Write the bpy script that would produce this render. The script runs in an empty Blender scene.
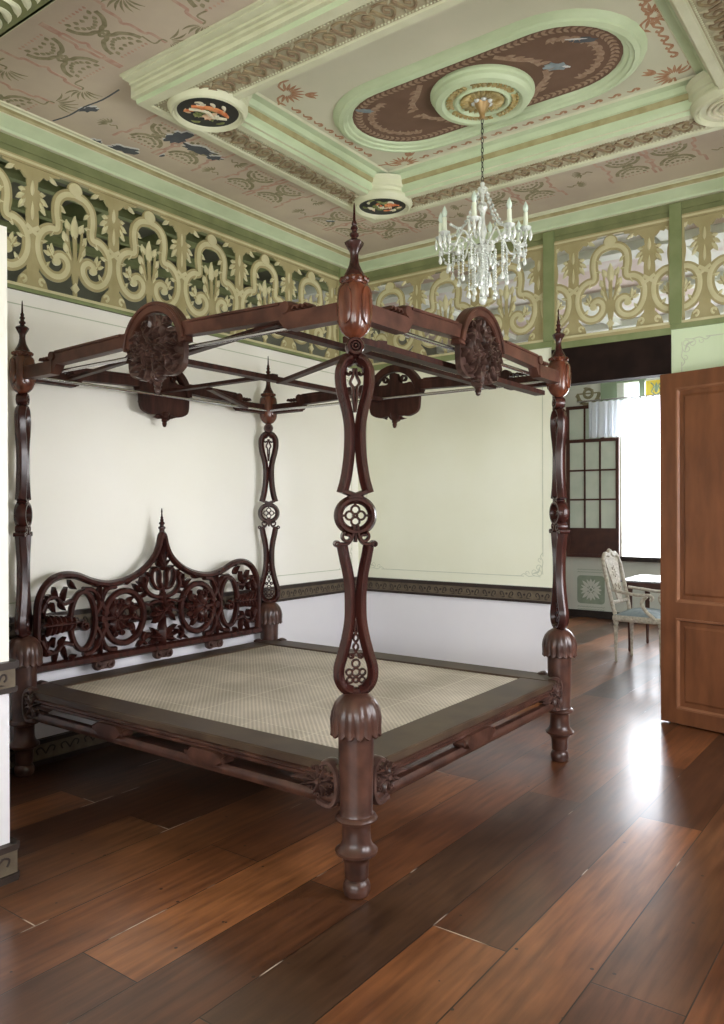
import bpy, math, random
from math import sin, cos, pi, radians, sqrt, atan2
from mathutils import Vector, Matrix
random.seed(7)
C = bpy.context.scene.collection
S = bpy.context.scene

# ------------------------------------------------------------------ camera
cam_d = bpy.data.cameras.new('camera'); cam = bpy.data.objects.new('camera', cam_d); C.objects.link(cam)
YAW, PITCH, ROLL, FPX = 0.6361, -0.0027, -0.0036, 785.75
F_ = Vector((-sin(YAW)*cos(PITCH), cos(YAW)*cos(PITCH), sin(PITCH)))
R_ = Vector((cos(YAW), sin(YAW), 0)); U_ = R_.cross(F_)
R2 = R_*cos(ROLL)+U_*sin(ROLL); U2 = -R_*sin(ROLL)+U_*cos(ROLL)
cam.matrix_world = Matrix(((R2.x, U2.x, -F_.x, 4.3098), (R2.y, U2.y, -F_.y, -5.777), (R2.z, U2.z, -F_.z, 1.5), (0, 0, 0, 1)))
cam_d.sensor_fit = 'VERTICAL'; cam_d.sensor_height = 24.0; cam_d.lens = FPX*24.0/1024
cam_d.clip_start = 0.05; cam_d.clip_end = 200
S.camera = cam

# ------------------------------------------------------------------ world, lights, exposure
w = bpy.data.worlds.new('sky'); S.world = w; w.use_nodes = True
nt = w.node_tree; nt.nodes.clear()
o_ = nt.nodes.new('ShaderNodeOutputWorld'); b_ = nt.nodes.new('ShaderNodeBackground')
tc = nt.nodes.new('ShaderNodeTexCoord'); sp = nt.nodes.new('ShaderNodeSeparateXYZ'); rp = nt.nodes.new('ShaderNodeValToRGB')
nt.links.new(tc.outputs['Generated'], sp.inputs[0]); nt.links.new(sp.outputs['Z'], rp.inputs[0])
rp.color_ramp.elements[0].position = 0.0; rp.color_ramp.elements[0].color = (0.62, 0.66, 0.58, 1)
rp.color_ramp.elements[1].position = 0.10; rp.color_ramp.elements[1].color = (0.88, 0.93, 1.0, 1)
nt.links.new(rp.outputs[0], b_.inputs[0]); b_.inputs[1].default_value = 4.0
nt.links.new(b_.outputs[0], o_.inputs[0])
S.view_settings.view_transform = 'Standard'; S.view_settings.look = 'None'; S.view_settings.gamma = 1
S.view_settings.use_curve_mapping = False
S.view_settings.exposure = 0.17

def area(name, loc, target, sx, sy, power, col=(1, 1, 1)):
    l = bpy.data.lights.new(name, 'AREA'); l.shape = 'RECTANGLE'; l.size = sx; l.size_y = sy
    l.energy = power; l.color = col
    o = bpy.data.objects.new(name, l); C.objects.link(o); o.location = loc
    o.rotation_euler = (Vector(target)-Vector(loc)).to_track_quat('-Z', 'Y').to_euler()
    return o
# daylight entering by the windows of the right wall, the anteroom and the far room; soft front fill added behind the camera
area('window_daylight', (5.35, -2.0, 1.75), (2.0, -2.1, 1.3), 2.6, 1.6, 285, (0.97, 0.96, 1.0))
area('anteroom_window_daylight', (5.75, -8.2, 1.8), (2.0, -6.0, 1.0), 1.5, 1.7, 90, (0.98, 0.97, 1.0))
area('rear_fill_daylight', (3.0, -9.25, 1.9), (2.2, -2.0, 1.9), 3.6, 1.9, 70, (1.0, 1.0, 0.97))  # added for soft front light from behind the camera
area('far_room_daylight', (1.75, 4.98, 1.9), (1.9, 0.0, 1.2), 1.7, 2.0, 105, (0.93, 0.95, 1.0))

# ------------------------------------------------------------------ materials
MATS = {}
def mat(name, c, rough=0.6, c2=None, scale=6.0, detail=4.0, stretch=None, bump=0.0, metal=0.0, spec=0.5, coat=0.0, trans=0.0, ior=1.45, ramp=(0.35, 0.65), alpha=None, rough2=None):
    m = bpy.data.materials.new(name); m.use_nodes = True; n = m.node_tree; L = n.links.new
    b = n.nodes['Principled BSDF']; b.inputs['Base Color'].default_value = (*c, 1)
    b.inputs['Roughness'].default_value = rough; b.inputs['Metallic'].default_value = metal
    b.inputs['Specular IOR Level'].default_value = spec; b.inputs['Coat Weight'].default_value = coat
    b.inputs['Coat Roughness'].default_value = 0.12
    b.inputs['Transmission Weight'].default_value = trans; b.inputs['IOR'].default_value = ior
    tcn = n.nodes.new('ShaderNodeTexCoord'); mp = n.nodes.new('ShaderNodeMapping')
    L(tcn.outputs['Object'], mp.inputs[0])
    if stretch: mp.inputs['Scale'].default_value = stretch
    nz = n.nodes.new('ShaderNodeTexNoise'); nz.inputs['Scale'].default_value = scale; nz.inputs['Detail'].default_value = detail
    L(mp.outputs[0], nz.inputs['Vector'])
    if c2:
        r = n.nodes.new('ShaderNodeValToRGB'); r.color_ramp.elements[0].position = ramp[0]; r.color_ramp.elements[1].position = ramp[1]
        r.color_ramp.elements[0].color = (*c, 1); r.color_ramp.elements[1].color = (*c2, 1)
        L(nz.outputs[0], r.inputs[0]); L(r.outputs[0], b.inputs['Base Color'])
    if rough2 is not None:
        mr = n.nodes.new('ShaderNodeMapRange'); mr.inputs['From Min'].default_value = .35; mr.inputs['From Max'].default_value = .65
        mr.inputs['To Min'].default_value = rough; mr.inputs['To Max'].default_value = rough2
        L(nz.outputs[0], mr.inputs[0]); L(mr.outputs[0], b.inputs['Roughness'])
    if bump:
        bn = n.nodes.new('ShaderNodeBump'); bn.inputs['Strength'].default_value = bump; bn.inputs['Distance'].default_value = 0.01
        L(nz.outputs[0], bn.inputs['Height']); L(bn.outputs[0], b.inputs['Normal'])
    MATS[name] = m; return m

m_wood = mat('mahogany', (0.024, 0.007, 0.006), 0.26, (0.050, 0.014, 0.010), 9, 5, (3, 3, .6), bump=.08, coat=.08, spec=.4)
m_wood2 = mat('mahogany_rail', (0.034, 0.014, 0.010), 0.32, (0.085, 0.036, 0.024), 12, 6, (1, 1, 1), bump=.15, coat=.1)
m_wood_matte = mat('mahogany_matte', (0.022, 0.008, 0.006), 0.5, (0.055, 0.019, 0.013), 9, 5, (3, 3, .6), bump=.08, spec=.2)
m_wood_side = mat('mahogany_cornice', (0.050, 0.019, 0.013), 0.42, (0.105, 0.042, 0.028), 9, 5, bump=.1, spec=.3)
m_wood_cap = mat('mahogany_polished', (0.065, 0.017, 0.009), 0.22, (0.135, 0.038, 0.018), 10, 4, (3, 3, .7), coat=.4)
m_bedtop = mat('bed_frame_top', (0.072, 0.045, 0.026), 0.45, (0.040, 0.022, 0.014), 5, 5, (1, 1, 1))
m_carved = mat('carved_wood', (0.036, 0.017, 0.013), 0.28, (0.10, 0.055, 0.045), 14, 5, bump=.2)
m_steel = mat('steel_rod', (0.62, 0.62, 0.64), 0.22, metal=1.0)
m_white_wall = mat('wall_upper_shaded', (0.78, 0.79, 0.63), 0.55, (0.82, 0.83, 0.69), 1.5, 3)  # dimmer, greener wall colour: weaker light and its green cast are put in
m_wall_left = mat('wall_left_lit', (0.90, 0.885, 0.80), 0.55, (0.92, 0.905, 0.84), 1.2, 3)  # brighter wall colour: stronger window light on this side is put in
m_wall_low = mat('wall_lower_paint', (0.76, 0.75, 0.78), 0.6, (0.80, 0.79, 0.81), 1.5, 3)
m_mint = mat('mint_wall', (0.60, 0.72, 0.47), 0.55, (0.66, 0.77, 0.53), 1.5, 3)
m_dark = mat('dark_wood_trim', (0.020, 0.012, 0.009), 0.5, (0.035, 0.022, 0.016), 8, 4, (1, 1, 1))
m_darkhead = mat('dark_header', (0.010, 0.005, 0.004), 0.6, (0.018, 0.009, 0.007), 8, 4, spec=.15)
m_rail_band = mat('rail_band', (0.10, 0.075, 0.050), 0.6, (0.14, 0.11, 0.07), 20, 4)
m_green_post = mat('olive_green_paint', (0.19, 0.23, 0.095), 0.6, (0.24, 0.28, 0.13), 7, 5, bump=.1)
m_green_dark = mat('olive_dark_band', (0.16, 0.18, 0.075), 0.65, (0.21, 0.23, 0.10), 7, 5)  # darker olive paint of the bands and beams
m_fret = mat('fretwork_ochre', (0.36, 0.31, 0.15), 0.55, (0.41, 0.355, 0.185), 9, 3)
m_fret_line = mat('fretwork_cream', (0.56, 0.52, 0.30), 0.5, (0.62, 0.58, 0.36), 9, 3)
m_corn = mat('cornice_green', (0.50, 0.60, 0.38), 0.5, (0.57, 0.67, 0.44), 5, 4, (1, 1, 3))
m_corn_line = mat('cornice_olive_line', (0.34, 0.30, 0.14), 0.6, (0.42, 0.38, 0.20), 15, 3)
m_corn_cream = mat('cornice_cream', (0.60, 0.61, 0.42), 0.55, (0.66, 0.67, 0.48), 8, 4)
m_ceil = mat('ceiling_pink', (0.50, 0.42, 0.33), 0.75, (0.58, 0.50, 0.38), 2.2, 7, ramp=(.38, .62))
m_ceil_in = mat('ceiling_inner', (0.58, 0.58, 0.43), 0.7, (0.66, 0.64, 0.49), 1.6, 5, ramp=(.35, .65))  # green tint of the light mixed into the ceiling colour
m_relief = mat('relief_band', (0.38, 0.35, 0.23), 0.7, (0.46, 0.42, 0.28), 30, 4, bump=.3)
m_relief_line = mat('relief_brown', (0.22, 0.15, 0.09), 0.7, (0.30, 0.24, 0.13), 20, 3)
m_brown = mat('ceiling_brown', (0.135, 0.075, 0.045), 0.8, (0.165, 0.095, 0.060), 5, 4)
m_lace = mat('stencil_lace', (0.36, 0.25, 0.17), 0.8, (0.27, 0.17, 0.11), 40, 4)
m_st_red = mat('stencil_terracotta', (0.37, 0.185, 0.095), 0.8, (0.46, 0.28, 0.17), 30, 4)
m_st_pink = mat('stencil_pink', (0.46, 0.27, 0.21), 0.8, (0.54, 0.40, 0.31), 20, 4)
m_st_olive = mat('stencil_olive', (0.22, 0.20, 0.11), 0.8, (0.34, 0.30, 0.19), 30, 4)
m_gold = mat('gilt_leaf', (0.36, 0.26, 0.08), 0.45, (0.50, 0.42, 0.22), 25, 4, metal=.3)
m_tear = mat('torn_patch', (0.075, 0.085, 0.095), 0.9, (0.10, 0.11, 0.12), 10, 3)
m_tear_edge = mat('torn_edge', (0.62, 0.62, 0.60), 0.8)
m_peel = mat('peeled_blue_grey', (0.17, 0.22, 0.24), 0.8, (0.30, 0.36, 0.37), 14, 4)
m_black = mat('roundel_black', (0.012, 0.014, 0.014), 0.5)
m_fr = mat('painted_red', (0.55, 0.12, 0.04), 0.6, (0.70, 0.30, 0.12), 30)
m_fw = mat('painted_white', (0.62, 0.60, 0.42), 0.6, (0.72, 0.68, 0.52), 30)
m_fg = mat('painted_green', (0.13, 0.16, 0.05), 0.6, (0.25, 0.27, 0.10), 30)
m_fp = mat('painted_pink', (0.62, 0.42, 0.26), 0.6, (0.70, 0.52, 0.36), 30)
m_door = mat('door_teak', (0.125, 0.046, 0.019), 0.36, (0.19, 0.072, 0.030), 5, 6, (2.2, 2.2, .5), bump=.05)
m_door_edge = mat('door_moulding', (0.18, 0.075, 0.036), 0.32, (0.25, 0.11, 0.055), 6, 4, (1, 1, .5))
m_stline = mat('wall_stencil_grey', (0.50, 0.54, 0.42), 0.7, (0.58, 0.61, 0.48), 20)
m_grey_wall = mat('far_wall_paint', (0.66, 0.68, 0.60), 0.6, (0.72, 0.73, 0.66), 2)
m_sage = mat('sage_panel', (0.30, 0.36, 0.27), 0.7, (0.36, 0.42, 0.32), 10)
m_sagegreen = mat('sage_trim', (0.28, 0.36, 0.24), 0.6)
m_capiz = mat('capiz_shell', (0.62, 0.70, 0.60), 0.3, (0.72, 0.78, 0.68), 4, 3)
m_sash = mat('sash_wood', (0.060, 0.020, 0.014), 0.4, (0.09, 0.032, 0.02), 8, 4)
m_curtain = mat('white_curtain', (0.90, 0.92, 0.96), 0.8)
_n = m_curtain.node_tree; _t = _n.nodes.new('ShaderNodeBsdfTranslucent'); _t.inputs[0].default_value = (.92, .94, .98, 1); _x = _n.nodes.new('ShaderNodeMixShader'); _x.inputs[0].default_value = .6
_n.links.new(_n.nodes['Principled BSDF'].outputs[0], _x.inputs[1]); _n.links.new(_t.outputs[0], _x.inputs[2]); _n.links.new(_x.outputs[0], _n.nodes['Material Output'].inputs[0])
m_chairwood = mat('whitewashed_wood', (0.62, 0.56, 0.48), 0.5, (0.40, 0.34, 0.27), 40, 4)
m_seat = mat('blue_grey_upholstery', (0.20, 0.25, 0.27), 0.6, (0.26, 0.31, 0.33), 20)
m_tabletop = mat('polished_table', (0.36, 0.38, 0.42), 0.12, coat=.5)
m_glass = mat('crystal', (0.88, 0.93, 0.88), 0.10, (0.97, 1.0, 0.97), 30, metal=0.0, spec=1.0, trans=.35, coat=1.0)
m_candle = mat('candle_sleeve', (0.78, 0.84, 0.68), 0.4)
m_bulb = mat('bulb_glass', (0.70, 0.82, 0.72), 0.15, spec=.8, coat=.6)
m_chain = mat('dark_chain', (0.06, 0.06, 0.055), 0.4, metal=.7)
m_brass = mat('old_brass', (0.42, 0.28, 0.13), 0.4, metal=.5)
m_red = mat('red_panel', (0.40, 0.05, 0.03), 0.4)
m_yellow = mat('stained_yellow', (0.85, 0.66, 0.10), 0.3)
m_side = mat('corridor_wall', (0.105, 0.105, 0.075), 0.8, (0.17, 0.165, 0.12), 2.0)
m_ceil_far = mat('far_ceiling', (0.74, 0.72, 0.68), 0.7, (0.60, 0.48, 0.43), 1.2, 3, ramp=(.48, .55))

def floor_mat():
    m = bpy.data.materials.new('plank_floor'); m.use_nodes = True; n = m.node_tree; L = n.links.new; N = n.nodes.new
    b = n.nodes['Principled BSDF']; t = N('ShaderNodeTexCoord'); mp = N('ShaderNodeMapping')
    L(t.outputs['Object'], mp.inputs[0]); mp.inputs['Rotation'].default_value = (0, 0, radians(90)); mp.inputs['Location'].default_value = (0.4, 0.07, 0)
    br = N('ShaderNodeTexBrick'); L(mp.outputs[0], br.inputs['Vector'])
    br.inputs['Scale'].default_value = 1; br.inputs['Brick Width'].default_value = 2.3; br.inputs['Row Height'].default_value = 0.29
    br.inputs['Mortar Size'].default_value = 0.0028; br.inputs['Mortar Smooth'].default_value = .3; br.offset = .37; br.offset_frequency = 2
    br.inputs['Color1'].default_value = (0, 0, 0, 1); br.inputs['Color2'].default_value = (1, 1, 1, 1); br.inputs['Mortar'].default_value = (.5, .5, .5, 1)
    r = N('ShaderNodeValToRGB'); cr = r.color_ramp; cr.elements[0].position = 0; cr.elements[0].color = (0.052, 0.022, 0.011, 1)
    cr.elements[1].position = 1; cr.elements[1].color = (0.25, 0.102, 0.038, 1)
    for p, c in ((.25, (0.115, 0.045, 0.019, 1)), (.45, (0.19, 0.070, 0.026, 1)), (.6, (0.075, 0.040, 0.022, 1)), (.8, (0.225, 0.086, 0.031, 1))):
        e = cr.elements.new(p); e.color = c
    L(br.outputs['Color'], r.inputs[0])
    st = N('ShaderNodeMapping'); L(t.outputs['Object'], st.inputs[0]); st.inputs['Scale'].default_value = (14, 1.2, 1)
    nz = N('ShaderNodeTexNoise'); nz.inputs['Scale'].default_value = 2.5; nz.inputs['Detail'].default_value = 7; nz.inputs['Distortion'].default_value = .25; L(st.outputs[0], nz.inputs['Vector'])
    nz2 = N('ShaderNodeTexNoise'); nz2.inputs['Scale'].default_value = 1.7; nz2.inputs['Detail'].default_value = 4; L(t.outputs['Object'], nz2.inputs['Vector'])
    mx = N('ShaderNodeMix'); mx.data_type = 'RGBA'; mx.blend_type = 'MULTIPLY'; mx.inputs[0].default_value = .75
    rr = N('ShaderNodeValToRGB'); rr.color_ramp.elements[0].position = .3; rr.color_ramp.elements[0].color = (.42, .36, .32, 1); rr.color_ramp.elements[1].position = .68; rr.color_ramp.elements[1].color = (1.25, 1.2, 1.15, 1)
    L(nz.outputs[0], rr.inputs[0]); L(r.outputs[0], mx.inputs[6]); L(rr.outputs[0], mx.inputs[7])
    mx2 = N('ShaderNodeMix'); mx2.data_type = 'RGBA'; mx2.blend_type = 'MULTIPLY'; mx2.inputs[0].default_value = .8
    r3 = N('ShaderNodeValToRGB'); r3.color_ramp.elements[0].position = .35; r3.color_ramp.elements[0].color = (.55, .5, .48, 1); r3.color_ramp.elements[1].position = .62; r3.color_ramp.elements[1].color = (1.2, 1.2, 1.2, 1)
    L(nz2.outputs[0], r3.inputs[0]); L(mx.outputs[2], mx2.inputs[6]); L(r3.outputs[0], mx2.inputs[7])
    # seams: dark gaps, in places with pale filler
    ns = N('ShaderNodeTexNoise'); ns.inputs['Scale'].default_value = 3.2; ns.inputs['Detail'].default_value = 3; L(t.outputs['Object'], ns.inputs['Vector'])
    rs = N('ShaderNodeValToRGB'); rs.color_ramp.elements[0].position = .60; rs.color_ramp.elements[0].color = (0.012, 0.006, 0.004, 1); rs.color_ramp.elements[1].position = .66; rs.color_ramp.elements[1].color = (0.50, 0.42, 0.34, 1)
    L(ns.outputs[0], rs.inputs[0])
    mx3 = N('ShaderNodeMix'); mx3.data_type = 'RGBA'; L(br.outputs['Fac'], mx3.inputs[0]); L(mx2.outputs[2], mx3.inputs[6]); L(rs.outputs[0], mx3.inputs[7])
    # knots and nail heads
    vo = N('ShaderNodeTexVoronoi'); vo.inputs['Scale'].default_value = 9; L(t.outputs['Object'], vo.inputs['Vector'])
    lt = N('ShaderNodeMath'); lt.operation = 'LESS_THAN'; lt.inputs[1].default_value = .06; L(vo.outputs['Distance'], lt.inputs[0])
    mx4 = N('ShaderNodeMix'); mx4.data_type = 'RGBA'; L(lt.outputs[0], mx4.inputs[0]); L(mx3.outputs[2], mx4.inputs[6]); mx4.inputs[7].default_value = (0.025, 0.012, 0.008, 1)
    L(mx4.outputs[2], b.inputs['Base Color'])
    mr = N('ShaderNodeMapRange'); mr.inputs['From Min'].default_value = .3; mr.inputs['From Max'].default_value = .7; mr.inputs['To Min'].default_value = .29; mr.inputs['To Max'].default_value = .40
    L(nz2.outputs[0], mr.inputs[0]); L(mr.outputs[0], b.inputs['Roughness'])
    bp = N('ShaderNodeBump'); bp.inputs['Strength'].default_value = .25; bp.inputs['Distance'].default_value = .006; bp.invert = True
    L(br.outputs['Fac'], bp.inputs['Height']); 
    bp2 = N('ShaderNodeBump'); bp2.inputs['Strength'].default_value = .04; bp2.inputs['Distance'].default_value = .01
    L(nz.outputs[0], bp2.inputs['Height']); L(bp.outputs[0], bp2.inputs['Normal']); L(bp2.outputs[0], b.inputs['Normal'])
    b.inputs['Coat Weight'].default_value = .30; b.inputs['Coat Roughness'].default_value = .16
    return m
m_floor = floor_mat()

def cane_mat():
    m = bpy.data.materials.new('woven_cane'); m.use_nodes = True; n = m.node_tree; L = n.links.new; N = n.nodes.new
    b = n.nodes['Principled BSDF']; t = N('ShaderNodeTexCoord')
    def wave(rot, sc, off=0):
        mp = N('ShaderNodeMapping'); L(t.outputs['Object'], mp.inputs[0]); mp.inputs['Rotation'].default_value = (0, 0, radians(rot)); mp.inputs['Location'].default_value = (off, 0, 0)
        wv = N('ShaderNodeTexWave'); wv.inputs['Scale'].default_value = sc; wv.inputs['Distortion'].default_value = 0; L(mp.outputs[0], wv.inputs['Vector']); return wv
    a = wave(45, 16); c = wave(-45, 16)
    mul = N('ShaderNodeMath'); mul.operation = 'MAXIMUM'; L(a.outputs['Fac'], mul.inputs[0]); L(c.outputs['Fac'], mul.inputs[1])
    r = N('ShaderNodeValToRGB'); r.color_ramp.elements[0].position = .2; r.color_ramp.elements[0].color = (0.30, 0.26, 0.21, 1); r.color_ramp.elements[1].position = .75; r.color_ramp.elements[1].color = (0.58, 0.52, 0.43, 1)
    L(mul.outputs[0], r.inputs[0])
    nz = N('ShaderNodeTexNoise'); nz.inputs['Scale'].default_value = 2.2; nz.inputs['Detail'].default_value = 5; L(t.outputs['Object'], nz.inputs['Vector'])
    r2 = N('ShaderNodeValToRGB'); r2.color_ramp.elements[0].position = .35; r2.color_ramp.elements[0].color = (.72, .70, .66, 1); r2.color_ramp.elements[1].position = .65; r2.color_ramp.elements[1].color = (1.1, 1.08, 1.08, 1)
    L(nz.outputs[0], r2.inputs[0])
    mx = N('ShaderNodeMix'); mx.data_type = 'RGBA'; mx.blend_type = 'MULTIPLY'; mx.inputs[0].default_value = 1; L(r.outputs[0], mx.inputs[6]); L(r2.outputs[0], mx.inputs[7])
    br = N('ShaderNodeTexBrick'); L(t.outputs['Object'], br.inputs['Vector']); br.inputs['Scale'].default_value = 1; br.inputs['Brick Width'].default_value = .37; br.inputs['Row Height'].default_value = .37
    br.inputs['Mortar Size'].default_value = .0035; br.inputs['Mortar Smooth'].default_value = .6; br.offset = 0
    m3 = N('ShaderNodeMix'); m3.data_type = 'RGBA'; L(br.outputs['Fac'], m3.inputs[0]); L(mx.outputs[2], m3.inputs[6]); m3.inputs[7].default_value = (0.66, 0.60, 0.48, 1)
    L(m3.outputs[2], b.inputs['Base Color']); b.inputs['Roughness'].default_value = .5
    bp = N('ShaderNodeBump'); bp.inputs['Strength'].default_value = .4; bp.inputs['Distance'].default_value = .004; L(mul.outputs[0], bp.inputs['Height']); L(bp.outputs[0], b.inputs['Normal'])
    return m
m_cane = cane_mat()

# ------------------------------------------------------------------ mesh helpers
def XY(o=(0, 0, 0), u=(1, 0, 0), v=(0, 0, 1), w=None):
    o = Vector(o); u = Vector(u).normalized(); v = Vector(v).normalized(); w = Vector(w).normalized() if w else u.cross(v)
    return lambda a, b, c=0.0: o+u*a+v*b+w*c

class MB:
    def __init__(s): s.v = []; s.f = []; s.mi = []
    def add(s, vs, fs, mi=0):
        k = len(s.v); s.v += [tuple(x) for x in vs]; s.f += [tuple(i+k for i in f) for f in fs]; s.mi += [mi]*len(fs)
    def box(s, x0, x1, y0, y1, z0, z1, mi=0, P=None, bev=0):
        if bev:
            b = min(bev, (x1-x0)/2.01, (y1-y0)/2.01)
            poly = [(x0+b, y0), (x1-b, y0), (x1, y0+b), (x1, y1-b), (x1-b, y1), (x0+b, y1), (x0, y1-b), (x0, y0+b)]
            k = len(poly); rings = [(z0, .0, 1), (z0+b, 0, 0), (z1-b, 0, 0), (z1, 0, 1)]
            cx, cy = (x0+x1)/2, (y0+y1)/2; vs = []
            for z, _, q in rings:
                for px, py in poly:
                    if q: px = px-b*(1 if px > cx else -1) if abs(px-cx) > (x1-x0)/2-b*1.01 else px; py = py-b*(1 if py > cy else -1) if abs(py-cy) > (y1-y0)/2-b*1.01 else py
                    vs.append((px, py, z))
            fs = [tuple(range(k-1, -1, -1)), tuple(range(3*k, 4*k))]
            for r in range(3):
                for i in range(k): j = (i+1) % k; fs.append((r*k+i, r*k+j, (r+1)*k+j, (r+1)*k+i))
        else:
            vs = [(x, y, z) for z in (z0, z1) for x, y in ((x0, y0), (x1, y0), (x1, y1), (x0, y1))]
            fs = [(3, 2, 1, 0), (4, 5, 6, 7), (0, 1, 5, 4), (1, 2, 6, 5), (2, 3, 7, 6), (3, 0, 4, 7)]
        if P: vs = [P(*q) for q in vs]
        s.add(vs, fs, mi)
    def sweep(s, P, pts, wd, w0, w1, mi=0, closed=False, bev=.3, flat=.55, back=False, cap=True):
        """ribbon in plane P along 2-D pts; width wd (number or list), raised from w0 to w1 with chamfered top"""
        n = len(pts)
        if n < 2: return
        s.j = (getattr(s, 'j', 0)+1) % 37; w1 += s.j*.000035
        W = wd if isinstance(wd, (list, tuple)) else [wd]*n
        pr = [(-1, 0), (-1, 1-bev), (-flat, 1), (flat, 1), (1, 1-bev), (1, 0)]
        if back: pr = [(-flat, 0), (-1, bev), (-1, 1-bev), (-flat, 1), (flat, 1), (1, 1-bev), (1, bev), (flat, 0)]
        m = len(pr); vs = []
        for i in range(n):
            a = pts[(i-1) % n] if (closed or i > 0) else pts[i]; b = pts[(i+1) % n] if (closed or i < n-1) else pts[i]
            tx, ty = b[0]-a[0], b[1]-a[1]; l = sqrt(tx*tx+ty*ty) or 1e-9; nx, ny = -ty/l, tx/l
            for q, h in pr:
                d = q*W[i]/2; vs.append(P(pts[i][0]+nx*d, pts[i][1]+ny*d, w0+(w1-w0)*h))
        fs = []
        for i in range(n if closed else n-1):
            j = (i+1) % n
            for k in range(m): l = (k+1) % m; fs.append((i*m+k, i*m+l, j*m+l, j*m+k))
        if not closed and cap: fs += [tuple(range(m))[::-1], tuple((n-1)*m+k for k in range(m))]
        s.add(vs, fs, mi)
    def prism(s, P, poly, w0, w1, mi=0, inset=0.0):
        s.j = (getattr(s, 'j', 0)+1) % 37; w1 += s.j*.000035
        n = len(poly); cx = sum(p[0] for p in poly)/n; cy = sum(p[1] for p in poly)/n
        q = [((p[0]-cx)*(1-inset)+cx, (p[1]-cy)*(1-inset)+cy) for p in poly]
        wm = w0+(w1-w0)*(.6 if inset else 1)
        vs = [P(*p, w0) for p in poly]+[P(*p, wm) for p in poly]
        fs = [tuple(range(n))[::-1]]+[(i, (i+1) % n, n+(i+1) % n, n+i) for i in range(n)]
        if inset:
            vs += [P(*p, w1) for p in q]; fs += [(n+i, n+(i+1) % n, 2*n+(i+1) % n, 2*n+i) for i in range(n)]; fs.append(tuple(range(2*n, 3*n)))
        else: fs.append(tuple(range(n, 2*n)))
        s.add(vs, fs, mi)
    def lathe(s, prof, seg=24, c=(0, 0, 0), mi=0, mod=None, P=None, cap=True):
        """prof [(r,z)]; mod(theta,r,z)->r"""
        n = len(prof); vs = []
        for r, z in prof:
            for k in range(seg):
                t = 2*pi*k/seg; rr = mod(t, r, z) if mod else r; q = (c[0]+rr*cos(t), c[1]+rr*sin(t), c[2]+z)
                vs.append(P(*q) if P else q)
        fs = [(i*seg+k, i*seg+(k+1) % seg, (i+1)*seg+(k+1) % seg, (i+1)*seg+k) for i in range(n-1) for k in range(seg)]
        if cap: fs += [tuple(range(seg))[::-1], tuple((n-1)*seg+k for k in range(seg))]
        s.add(vs, fs, mi)
    def tube(s, pts, r, seg=8, mi=0, closed=False):
        n = len(pts); R = r if isinstance(r, (list, tuple)) else [r]*n; P3 = [Vector(p) for p in pts]; vs = []; up = None
        for i in range(n):
            a = P3[(i-1) % n] if (closed or i > 0) else P3[i]; b = P3[(i+1) % n] if (closed or i < n-1) else P3[i]
            t = (b-a).normalized()
            if up is None: up = Vector((0, 0, 1)) if abs(t.z) < .9 else Vector((1, 0, 0))
            x = t.cross(up); x = x.normalized() if x.length > 1e-6 else t.orthogonal().normalized(); y = x.cross(t).normalized(); up = y
            for k in range(seg): q = 2*pi*k/seg; vs.append(P3[i]+x*cos(q)*R[i]+y*sin(q)*R[i])
        fs = [(i*seg+k, i*seg+(k+1) % seg, ((i+1) % n)*seg+(k+1) % seg, ((i+1) % n)*seg+k) for i in range(n if closed else n-1) for k in range(seg)]
        if not closed: fs += [tuple(range(seg))[::-1], tuple((n-1)*seg+k for k in range(seg))]
        s.add(vs, fs, mi)
    def ball(s, c, r, mi=0, seg=8, ring=5, sc=(1, 1, 1)):
        prof = [(max(1e-4, r*sin(pi*i/ring)), -r*cos(pi*i/ring)) for i in range(ring+1)]
        s.lathe(prof, seg, mi=mi, P=lambda x, y, z: (c[0]+x*sc[0], c[1]+y*sc[1], c[2]+z*sc[2]))
    def leaf(s, P, p0, p1, wd, w0, w1, mi=0, bend=0.0, n=8, vein=True):
        (x0, y0), (x1, y1) = p0, p1; dx, dy = x1-x0, y1-y0
        pts = []; W = []
        for i in range(n+1):
            t = i/n; k = sin(pi*t)*bend; pts.append((x0+dx*t-dy*k, y0+dy*t+dx*k)); W.append(wd*max(.06, sin(pi*min(1, t**.75))**.8))
        s.sweep(P, pts, W, w0, w1, mi, bev=.55, flat=.12)
    def frame(s, x0, x1, y0, y1, prof, mats=None):
        """profile [(inset,z)] run round a rectangle with mitred corners"""
        n = len(prof); vs = []
        for d, z in prof: vs += [(x0+d, y0+d, z), (x1-d, y0+d, z), (x1-d, y1-d, z), (x0+d, y1-d, z)]
        for i in range(n-1): s.add(vs[i*4:i*4+8], [(k, (k+1) % 4, 4+(k+1) % 4, 4+k) for k in range(4)], mats[i] if mats else 0)
    def build(s, name, mats, parent=None, smooth=40, loc=None):
        me = bpy.data.meshes.new(name); me.from_pydata(s.v, [], s.f)
        for m in (mats if isinstance(mats, (list, tuple)) else [mats]): me.materials.append(m)
        me.polygons.foreach_set('material_index', s.mi)
        me.update()
        if smooth:
            me.polygons.foreach_set('use_smooth', [True]*len(me.polygons)); me.set_sharp_from_angle(angle=radians(smooth))
        o = bpy.data.objects.new(name, me); C.objects.link(o)
        if parent: o.parent = parent
        if loc: o.location = loc
        return o

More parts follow.
